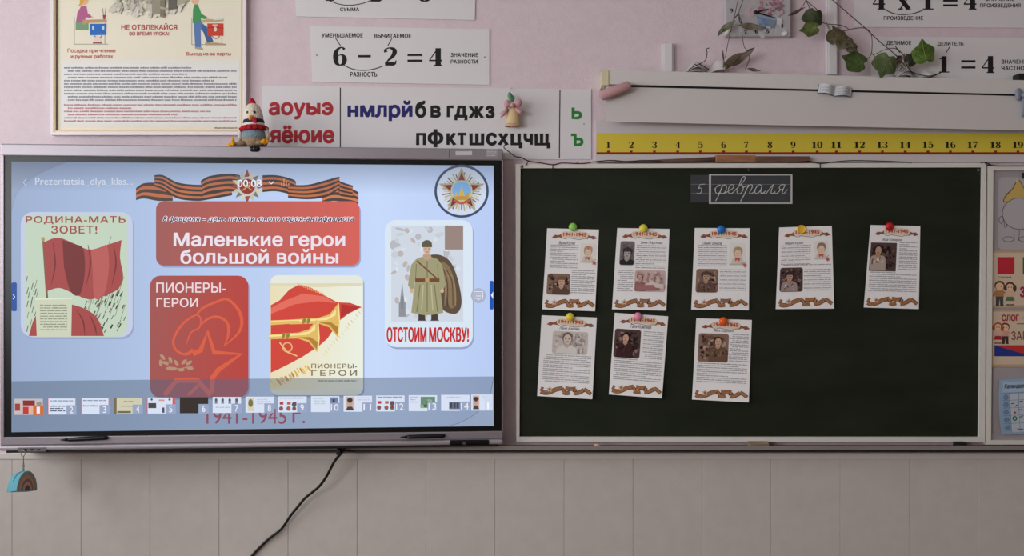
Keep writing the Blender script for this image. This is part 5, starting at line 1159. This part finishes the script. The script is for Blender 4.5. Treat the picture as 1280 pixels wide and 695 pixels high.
a = Art(wp, base=4e-4); a.text('ЗАПОМНИ', 1264, 414, 1320, 425, (118, 66, 52), .012); a.build('word', t)
a = Art(wp, base=4e-4); kid(a, 1247.5, 402.5, 27, (168, 84, 60), (206, 170, 150), (160, 40, 50), True, t); a.build('girl_drawing', t)
a = Art(wp, base=4e-4); kid(a, 1256.5, 403, 27, (110, 60, 44), (206, 150, 130), (70, 46, 44), False, t); a.build('boy_drawing', t)
a = Art(wp, base=4e-4); a.rect(1243, 431.5, 1320, 445.4, (188, 50, 48)); a.poly([(1243, 431.5), (1290, 445.4), (1243, 445.4)], (38, 52, 132)); a.build('colour_block', t)
a = Art(wp, base=4e-4); a.words(1241.8, 448.6, 1300, 450.8, 3, (56, 46, 50), 3, .8, .9); a.build('caption', t)
t = thing('calendar_sheet', 'pale blue curling calendar sheet at the bottom of the wing', 'calendar', W(1275, 543, YW))
cp = lambda u, v, d=0: W(1249.3+u*80-1.2*math.sin(math.pi*v)*(1-u)+2.6*v*v*(1-u), 474.6+v*69+u*-4, -.036-d-.012*(1-u)**3*(.4+v))
b = MB(); b.grid(lambda u, v: cp(u, v), 14, 10, mat((146, 170, 196), .5)); b.grid(lambda u, v: cp(u, v, -.0006), 14, 10, mat((200, 200, 200), .6)); b.build('sheet', t, True)
a = Art(lambda x, y, d: cp((x-1249.3)/80, (y-474.6)/69, d))
a.d = 4e-4
for k in range(11): a.rect(1254+6*k, 478, 1260+6*k, 491, (166, 188, 208)); a.d -= a.eps
a.up()
for k in range(12): a.rect(1263+4.75*k, 493, 1267.75+4.75*k, 541, (186, 194, 206)); a.d -= a.eps
a.d += 3e-4
for y in (492, 501, 510.5, 520, 530): a.line([(1254+3*k, y) for k in range(23)], .5, (116, 140, 170))
for x in (1263, 1274): a.line([(x, 491+5*k) for k in range(11)], .5, (116, 140, 170))
for k, yy in enumerate((497, 506, 515.5, 525, 535)): 
    a.ring(1258, yy+.3, 3, 1, (104, 134, 172), 12)
    a.lines([[(1258+4*math.cos(q), yy+.3+4*math.sin(q)), (1258-4*math.cos(q), yy+.3-4*math.sin(q))] for q in (0, 1.05, 2.1)], .5, (104, 134, 172))
a.build('calendar_grid', t)
a = Art(lambda x, y, d: cp((x-1249.3)/80, (y-474.6)/69, d), base=1.4e-3); a.text('Календарь', 1256, 480.6, 1283, 487.5, (40, 50, 90), .02, .15)
a.lines([[(1264.5, 505.5), (1268.5, 505)], [(1272, 504), (1279, 502.5)], [(1269, 509), (1272.5, 507)], [(1273, 513), (1279, 514)], [(1274, 523), (1279, 521)], [(1270, 537), (1278, 538)]], .9, (50, 54, 66)); a.build('calendar_writing', t)
a = Art(lambda x, y, d: cp((x-1249.3)/80, (y-474.6)/69, d), base=1.4e-3); a.ring(1268.2, 524, 3, 1.5, (34, 120, 66), 16); a.build('green_mark', t); a = Art(lambda x, y, d: cp((x-1249.3)/80, (y-474.6)/69, d), base=1.4e-3); a.ell(1268.8, 516.6, 1.6, 1.3, (190, 60, 66), 12); a.build('red_mark', t)
MB().box(W(1278.6, 223, -.04), W(1288, 216, -.0335), mat((26, 26, 30), .4), .002).build('clip', label='small black clip at the top of the round figure drawing', cat='clip')

# ================================================================== above the chalkboard
# number line
t = thing('number_line', 'long yellow number line from 1 to 19 above the chalkboard', 'number line', W(1010, 203, 0))
YN = -.012
np_ = on_plane(YN)
slab(np_, 745, 150, 1330, 203, .0115, mat((200, 192, 194), .55)).build('board', t)
a = Art(np_); a.rect(745.5, 166.5, 1330, 191, (212, 190, 66)); a.build('yellow_band', t)
a = Art(np_, base=4e-4); a.rect(745.5, 190.2, 1330, 193.2, (150, 40, 34)); a.build('red_line', t)
NX = [760.5, 789, 818, 847, 875.5, 904.5, 933, 962.5, 991.5, 1021.5, 1045.5, 1074.5, 1103, 1131.5, 1160, 1188, 1216, 1244.5, 1272.5]
for k, x in enumerate(NX):
    n = str(k+1); hw = 2.9 if len(n) == 1 else 6.4
    a = Art(np_, base=4e-4); a.num(n, x-(2.2 if n == '1' else hw), 177, x+(2.2 if n == '1' else hw), 185, (26, 22, 24), .1); a.build('numeral', t)
    xt = x if len(n) == 1 else x
    a = Art(np_, base=6e-4); a.rect(xt-1.7, 188.2, xt+1.7, 191.4, (140, 30, 28)); a.build('tick_mark', t)
# wooden pointer lying on the board's top rail
t = thing('wooden_pointer', 'wooden pointer lying along the top rail of the chalkboard', 'pointer', W(880, 204, -.03))
yq = -.03
P = [W(x, y, yq) for x, y in ((747, 203), (800, 202.2), (850, 200.8), (894, 199.2))]
MB().tube(P, [.0025, .005, .0075, .009], wood((120, 92, 78), (92, 68, 58)), 10).build('rod', t, True)
a_, e_ = W(893.8, 202.9, yq), W(944, 194.4, yq); MB().box((a_.x, yq-.010, a_.z), (e_.x, yq+.011, e_.z), wood((166, 112, 76), (136, 88, 58)), .003).build('grip_block', t, label='light orange wooden block of the pointer')
a_, e_ = W(944, 203, yq), W(1012, 195.6, yq); MB().box((a_.x, yq-.009, a_.z), (e_.x, yq+.010, e_.z), wood((116, 78, 60), (88, 58, 46)), .003).build('handle', t, label='dark brown end of the pointer')
# thin black wire strung along the top
wirem = mat((24, 20, 22), .5)
def wire(name, label, pts, drops, y=-.046):
    t = thing(name, label, 'wire', W(pts[0][0], 204, y), 'black wires along the board top')
    jit = random.Random(5)
    MB().tube([V(W(x, yy, y)) for x, yy in cr(pts, 5)], .0019, wirem, 6).build('strand', t, True)
    for d in drops: MB().tube([W(x, yy, y) for x, yy in cr(d, 3)], .0016, wirem, 6).build('hook', t, True)
wire('hanging_wire', 'thin black wire dropping from the letter chart along the left end of the board top', [(632.5, 180), (630, 184.5), (638, 191), (645, 196), (652, 197), (660, 201), (675, 203.6), (691, 205.8), (702, 203.8), (722, 204.4), (733, 204), (745, 202), (765, 200.5), (785, 202), (803, 200.6), (826, 201.3)], [[(660.5, 201), (659, 204), (656.8, 207)], [(691, 205.8), (690.8, 210), (690.5, 214)], [(720, 204.4), (723, 203.2)]])
wire('hanging_wire', 'thin black wire on the board top to the right of the pointer', [(985, 203.2), (1000, 202.4), (1012, 201.6), (1025, 204.2), (1042, 202.4), (1064, 200.8), (1095, 201.2), (1118, 202), (1140, 203)], [[(1025, 204.2), (1025.2, 209), (1024.8, 213.5)]])
wire('hanging_wire', 'knotted black wire end where the hinged wing meets the board', [(1226, 203.4), (1231, 202.6), (1235, 204.6), (1239, 206.5), (1252, 207.4), (1290, 207)], [[(1231, 203), (1234.5, 206.6), (1238.5, 205.4)], [(1233, 203.5), (1237, 205)]])

# projection screen housing
ang = math.atan2(11, 520)
SO = W(757, 120, 0)
t = thing('projection_screen', 'long white rolled projection screen housing above the number line', 'projection screen', SO)
YS = -.085
def tilt_quad(pts, y): return [W(x, yy, y) for x, yy in pts]
def pr(pts, y0, y1, m, name, parent=t, **k): 
    return fix_normals(MB().prism(tilt_quad(pts, y0), V((0, y1-y0, 0)), m).build(name, parent, **k))
wsc = mat((206, 200, 198), .4)
pr([(761, 87.5), (1330, 101.5), (1330, 119), (761, 105.2)], YS, -.0065, wsc, 'housing')
pr([(790, 106.2), (1272, 117.4), (1272, 120), (790, 108.6)], YS+.003, -.004, mat((18, 17, 18), .6), 'slot')
pr([(757, 108.3), (1330, 120.6), (1330, 164), (757, 152)], YS+.004, YS+.008, mat((200, 194, 192), .55), 'lower_panel')
pr([(752.5, 87), (760.7, 87), (760.7, 106.5), (752.5, 106.5)], YS-.003, -.001, mat((206, 196, 164), .45), 'end_cap', label='yellowed end cap')
pr([(753.2, 106.5), (755.5, 106.5), (755.5, 111), (753.2, 111)], YS+.002, YS+.02, mat((160, 156, 150), .4), 'pull_cord')
# pink felt roll taped at the corner
a_, e_ = W(750, 120.5, YS-.022), W(788, 106.5, YS-.022)
bt = MB(); L = e_-a_; bt.tube([a_+L*f for f in (0, .02, .06, .5, .94, .98, 1)], [.009, .0145, .0175, .0178, .017, .014, .009], mat((188, 146, 148), .9, bump=.3, vary=.06), 14)
bt.build('pink_roll', smooth=True, label='dusty pink felt roll stuck across the left corner of the screen housing', cat='roll')
# little paper book on the housing
def open_book(px, py, y, wd, ht, rot, label, c, edge, name='paper_book'):
    O = W(px, py, y); t = thing(name, label, 'paper book', O); R = Matrix.Translation(O) @ Matrix.Rotation(rot, 4, 'Y')
    s = KPX
    b = MB(); n = 10
    def page(sgn, k):
        lift = .010+.003*k
        return lambda u, v: R @ V((sgn*u*wd*s*(1-.02*k), -(.004+lift*math.sin(math.pi*min(1, u*1.02))*.9), (v-.5)*ht*s+(.22*ht*s*math.sin(u*math.pi*.5)*(1 if True else 0))-.1*ht*s*u*u))
    for sgn, nm in ((-1, 'left'), (1, 'right')):
        bb = MB(); cm = mat(edge, .6)
        bb.grid(lambda u, v: R @ V((sgn*u*wd*s*1.03, -.002-.004*math.sin(math.pi*u), (v-.5)*ht*s*1.06+.2*ht*s*math.sin(u*math.pi*.5)-.1*ht*s*u*u-.001)), 8, 3, cm); cv = bb.build('cover', t, True)
        for k in range(3):
            pg = MB(); pg.grid(page(sgn, k), 10, 4, mat(c if k != 1 else tuple(int(v*.9) for v in c), .7)); pg.build('page', cv, True)
        a = MB()
        for j in range(4): a.tube([page(sgn, 2)(.12+.76*f/6, .2+.18*j)+V((0, -.0012, 0)) for f in range(7)], .0005, mat((120, 124, 134), .7), 4)
        a.build('page_line', cv)
open_book(1043, 114.5, YS-.003, 20, 11, math.radians(7), 'small open paper book ornament on the slot of the screen housing', (196, 196, 200), (92, 96, 108))
# paper scraps with twigs standing on top of the housing
ZH = lambda px: W(px, 87.5+(px-761)*14/569+.3, YS).z
def scrap(px0, px1, h, label, c, seed, y=-.034):
    r = random.Random(seed); z0 = ZH((px0+px1)/2)+.003; x0, x1 = W(px0, 0, y).x, W(px1, 0, y).x
    t = thing('paper_scroll', label, 'paper scroll', V(((x0+x1)/2, y, z0)))
    b = MB(); H = h*KPX
    f = lambda u, v: V((x0+(x1-x0)*u, y-.022+.044*v+.004*math.sin(9*u+2), z0+H*(.12+abs(math.sin(u*math.pi*1.5+.4))*(.35+.6*u if seed % 2 else .95-.4*u))*(.25+.75*math.sin(v*math.pi*.5))))
    b.grid(f, 26, 8, mat(c, .7)); b.build('curled_sheet', t, True)
    b = MB(); b.grid(lambda u, v: f(u*.55, v)+V((0.004, -.006, H*.18*math.sin(u*3)+.002)), 14, 5, mat(tuple(int(q*.93) for q in c), .7)); b.build('inner_sheet', t, True)
scrap(855, 904, 20, 'crumpled white and blue paper scroll on the housing below the square clock', (206, 202, 200), 3)
scrap(1118, 1163, 19, 'curled white paper scroll on the housing under the right ivy leaves', (216, 214, 216), 4)
# ivy garlands
stem_m = mat((86, 66, 58), .7)
def ivy_leaf(t, cx, cy, size, rot, y, c, name='ivy_leaf', curl=.5, asp=1.0, pointed=False, **k):
    shp = [(0, 1.2), (.3, .78), (.6, .62), (.98, .3), (.9, -.15), (.78, -.55), (.38, -.8), (.08, -.62), (-.08, -.62), (-.38, -.8), (-.78, -.55), (-.9, -.15), (-.98, .3), (-.6, .62), (-.3, .78)] if not pointed else [(0, 1.5), (.25, .8), (.42, .1), (.36, -.6), (.12, -1.2), (0, -1.45), (-.12, -1.2), (-.36, -.6), (-.42, .1), (-.25, .8)]
    P = cr(shp, 2, True); cs, sn = math.cos(rot), math.sin(rot); O = W(cx, cy, y); s = size*KPX*(1.06 if not pointed else 1.0); vs = []; rings = (1, .75, .45, .1)
    def at(x, z):
        d = curl*(x*x*.5-.22*z*z+.12*math.sin(3*x+2*z))*s
        return O+V(((x*asp*cs-z*sn)*s, d, (x*asp*sn+z*cs)*s))
    n = len(P)
    for f in rings:
        for p in P: vs.append(at(p[0]*f, p[1]*f))
    fs = [[j*n+i, (j+1)*n+i, (j+1)*n+(i+1) % n, j*n+(i+1) % n] for j in range(3) for i in range(n)]+[[3*n+i, 4*n, 3*n+(i+1) % n] for i in range(n)]
    vs.append(at(0, -.02)); b = MB(); b.add(vs, fs, mat(c, .55, vary=.45, bscale=220, bump=.4)); l = fix_normals(b.build(name, t, True, **k))
    vb = MB(); pale = tuple(min(255, int(v*1.3+16)) for v in c)
    for tip in ([(0, 1.0), (.78, .2), (-.78, .2), (.5, -.5), (-.5, -.5)] if not pointed else [(0, 1.3)]):
        vb.tube([at(0, -.45)+V((0, -.0008, 0)), at(tip[0]*.5, (tip[1]-.45)*.5+.0)+V((0, -.0012, 0)), at(tip[0], tip[1])+V((0, -.0008, 0))], [.0009, .0007, .0003], mat(pale, .6), 4)
    vb.build('leaf_vein', l); return l
def vine(t, pts, y, r=.0014, m=stem_m): MB().tube([W(px, py, y) for px, py in cr(pts, 4)], r, m, 6).build('stem', t, True)
def v7(p): return [(990+x/6.32, y/6.32) for x, y in p]
t = thing('ivy_garland', 'artificial green ivy garland hanging over the screen housing between clock and sheets', 'garland', W(1080, 93, -.074))
Y = -.074
vine(t, v7([(70, -60), (40, -1300)]), Y); vine(t, v7([(250, -60), (100, -1300)]), Y-.004, .0017); vine(t, v7([(70, -60), (110, 0), (145, 32), (205, 85), (235, 165), (270, 188), (390, 200), (450, 235), (405, 242)]), Y)
vine(t, v7([(250, -60), (320, 0), (570, 215), (620, 262), (700, 335), (780, 400), (850, 465), (900, 530)]), Y-.004, .0017)
vine(t, v7([(450, 232), (550, 220), (600, 236), (630, 290), (628, 420), (595, 466)]), Y); vine(t, v7([(628, 420), (650, 440), (672, 470)]), Y); vine(t, v7([(655, 430), (740, 390), (820, 385), (885, 440), (905, 500)]), Y); vine(t, v7([(108, 0), (125, 30), (140, 66)]), Y)
for k in range(9):
    r = random.Random(k+40); vine(t, v7([(890+r.uniform(-10, 10), 440+r.uniform(-20, 30)), (870+r.uniform(-60, 50), 500+r.uniform(-30, 40)), (840+r.uniform(-60, 110), 560+r.uniform(-20, 24))]), Y-.006+k*.001, .0009, mat((120, 96, 84), .7))
vine(t, v7([(905, 505), (950, 570), (1080, 600), (1180, 572)]), Y-.012, .0016, mat((40, 34, 34), .6))
G1, G2, G3, GB = (70, 88, 40), (92, 104, 52), (96, 118, 44), (92, 84, 62)
ivy_leaf(t, 1017, 22, 12.5, 2.9, Y-.010, (50, 60, 34), curl=.8); ivy_leaf(t, 1013.5, 36, 12, 1.75, Y-.018, (86, 96, 50), asp=.72)
ivy_leaf(t, 1046, 42, 13, -2.1, Y-.012, GB, asp=.8, curl=1.6, label='dull brown-green curled leaf'); ivy_leaf(t, 1057, 50, 12, -2.3, Y-.020, (80, 74, 54), asp=.75, curl=1.5); ivy_leaf(t, 1065, 58, 8, -2.4, Y-.016, (74, 70, 44), asp=.85, curl=1.0); ivy_leaf(t, 1036, 34, 6, -2.6, Y-.01, (120, 104, 100), asp=.5, pointed=True)
ivy_leaf(t, 1070, 76.5, 15.5, 1.25, Y-.014, (62, 78, 36), asp=.82); ivy_leaf(t, 1107, 80, 15, 2.75, Y-.018, (78, 90, 52)); ivy_leaf(t, 1155.5, 67, 14.5, .2, Y-.014, (80, 104, 38)); ivy_leaf(t, 1138, 75, 8, -.8, Y-.006, (44, 50, 34))
ivy_leaf(t, 995, 15, 8.5, -1.1, Y-.004, (84, 68, 62), asp=.55, pointed=True, label='shrivelled brown leaf'); 
vine(t, [(1007.4, 0), (1004, 7), (1000, 11)], Y)
t = thing('dried_garland', 'dried brown leaf garland hanging in front of the square clock', 'garland', W(925, 88, -.06))
Y = -.055
def v6(p): return [(890+x/6.945, y/6.945) for x, y in p]
dm = mat((70, 60, 56), .7)
vine(t, v6([(240, -60), (262, -1400)]), Y, .0012, dm); vine(t, v6([(285, -60), (320, -1400)]), Y, .0012, dm); vine(t, v6([(240, -60), (225, 0), (190, 165), (150, 320), (115, 500)]), Y, .0012, dm); vine(t, v6([(285, -60), (270, 0), (232, 120), (262, 200), (262, 300), (278, 400), (300, 430)]), Y, .0012, dm); vine(t, v6([(186, 168), (215, 135), (232, 122), (240, 180), (260, 205)]), Y, .0022, dm)
vine(t, v6([(318, 470), (325, 510), (290, 600)]), Y, .0014, dm); vine(t, v6([(105, 530), (98, 580), (102, 625)]), Y, .0014, dm)
ivy_leaf(t, 908, 34, 9.2, 2.2, Y-.008, (112, 110, 90), asp=1.1, pointed=True); ivy_leaf(t, 908, 41, 4, 2.4, Y-.014, (206, 204, 196), asp=1.1, pointed=True); ivy_leaf(t, 901, 40, 5, 2.5, Y-.012, (84, 104, 62), asp=.9, pointed=True); ivy_leaf(t, 938, 33, 10.5, -1.62, Y-.008, (108, 100, 84), asp=.95, pointed=True)
ivy_leaf(t, 921, 74, 14, -1.12, Y-.008, (98, 86, 72), asp=1.1, curl=1.1, pointed=True); ivy_leaf(t, 914, 79, 8, -.75, Y-.014, (86, 76, 48), asp=.8, pointed=True); ivy_leaf(t, 937, 63, 5, -1.1, Y-.01, (70, 60, 52), pointed=True, asp=.8); ivy_leaf(t, 904, 70, 5, .1, Y-.008, (86, 66, 62), pointed=True, asp=.6); ivy_leaf(t, 942, 87.3, 6, -1.75, Y-.008, (92, 82, 76), pointed=True, asp=.8)
t = thing('dry_twig', 'dark dry twig lying across the paper scroll under the square clock', 'twig', W(873, 89, -.075))
for p in ([(861, 87), (866, 84), (874, 80), (882, 75), (884, 65)], [(884, 65), (883, 61.5), (886.5, 60)], [(866, 84), (868, 80.5), (872, 82)], [(874, 80), (878, 82), (886, 87)]): vine(t, p, -.085, .0016, mat((44, 36, 36), .7))
# blue-grey bow at the right end of the housing
t = thing('fabric_bow', 'blue-grey bow cut by the right edge of the photo on the screen housing', 'bow', W(1277, 145, YS-.01))
bm_ = mat((136, 144, 160), .6, vary=.1)
petal(cr([(1279, 117), (1274, 110), (1269, 114), (1269.5, 122), (1274, 126)], 4, True), 'bow_loop', YS-.006, bm_); petal(cr([(1281, 117), (1286, 111), (1292, 114), (1291, 122), (1286, 125)], 4, True), 'bow_loop', YS-.006, bm_); petal([(1278, 120), (1283, 122), (1282, 143), (1277, 147), (1278, 132)], 'bow_tail', YS-.004, bm_)
MB().ball(W(1280, 118.5, YS-.018), 3.2*KPX, bm_).build('bow_knot', t, True)
MB().box(W(1273.5, 101.2, -.06), W(1292, 94.8, -.02), mat((26, 24, 26), .5), .002).build('marker_case', label='small black case on top of the housing at the right edge', cat='case')

# ================================================================== hanging below
cm = mat((16, 15, 16), .5)
P = [W(430, 562, -.115), W(427, 566, -.105), W(418, 577, -.09), W(409, 594, -.075), W(400, 607, -.062), W(391, 615, -.05), W(381, 623, -.04), W(372, 634, -.034), W(363, 645, -.03), W(352, 661, -.024), W(338, 672, -.02), W(328, 681, -.018), W(315, 695, -.017), W(300, 716, -.017), W(296, 760, -.017), W(296, 860, -.017)]
t = thing('power_cable', 'black power cable hanging from under the display down the panelled wall', 'cable', W(296, 862, -.017))
MB().tube([V(p) for p in cr([tuple(p) for p in P], 4)], .0048, cm, 9).build('cord', t, True)
MB().box(W(420, 562.5, -.135), W(427.5, 566.4, -.1), cm, .002).build('cable_clip', t)
# keyring pouch hanging at the left end
KO = DP(29, 565, .02); KY = KO.y
t = thing('keyring_pouch', 'small teal rainbow pouch hanging from the left end of the display', 'keyring', W(29, 616, KY))
met = mat((150, 146, 140), .3, metal=.8)
MB().tube([W(26, 565.5, KY), W(29, 562.6, KY-.004), W(32, 565.5, KY), W(30, 570, KY), W(27, 570, KY), W(26, 565.5, KY)], .0016, met, 6).build('hook_ring', t, True)
b = MB(); MB().tube([W(29.3, 569.5, KY), W(29.3, 580, KY)], .0014, met, 6).build('strap', t)
for k in range(5):
    c = W(29.3, 580.5+k*2.3, KY); b = MB(); ax = V((1, 0, 0)) if k % 2 else V((0, 1, 0))
    b.tube([c+ax*(.0032*math.cos(q))+V((0, 0, .0052*math.sin(q))) for q in [2*math.pi*j/10 for j in range(11)]], .001, mat((120, 170, 172), .4) if k > 2 else met, 5, False); b.build('chain_link', t, True)
s = (CAM_D+KY)/FPX
R = Matrix.Translation(W(27.2, 604, KY)) @ Matrix.Rotation(math.radians(58), 4, 'Z') @ Matrix.Rotation(math.radians(10), 4, 'Y') @ Matrix.Rotation(math.radians(-12), 4, 'X')
def dshape(r, h, base=-.95, n=22): return [V((r*math.cos(q), 0, h*math.sin(q)+base*0)) for q in [math.pi*j/n for j in range(n+1)]]
rad = 13*s; HH = 24*s
teal = mat((92, 156, 172), .6, bump=.15, vary=.06)
def dsolid(r, h, ya, yb, m, z0, bev=0):
    b = MB(); pts = [R @ (p+V((0, ya, z0))) for p in dshape(r, h)]; b.prism(pts, (R.to_3x3() @ V((0, yb-ya, 0))), m); return b
fix_normals(dsolid(rad, HH, -12*s, 9*s, teal, -10*s).build('pouch', t))
for k, (f, c) in enumerate(((.9, (150, 122, 96)), (.74, (168, 132, 112)), (.58, (122, 100, 92)), (.42, (176, 138, 126)), (.26, (96, 74, 76)))):
    fix_normals(dsolid(rad*f, HH*f, -12*s-.0008-.0005*k, -12*s+.001, mat(c, .6), -10*s+.4*s).build('rainbow_band', t))
MB().tube([R @ V((rad*1.01*math.cos(q), -1*s, HH*1.01*math.sin(q)-10*s)) for q in [.5+2.1*j/16 for j in range(17)]], .0016, mat((60, 120, 140), .5), 6).build('zip', t, True)
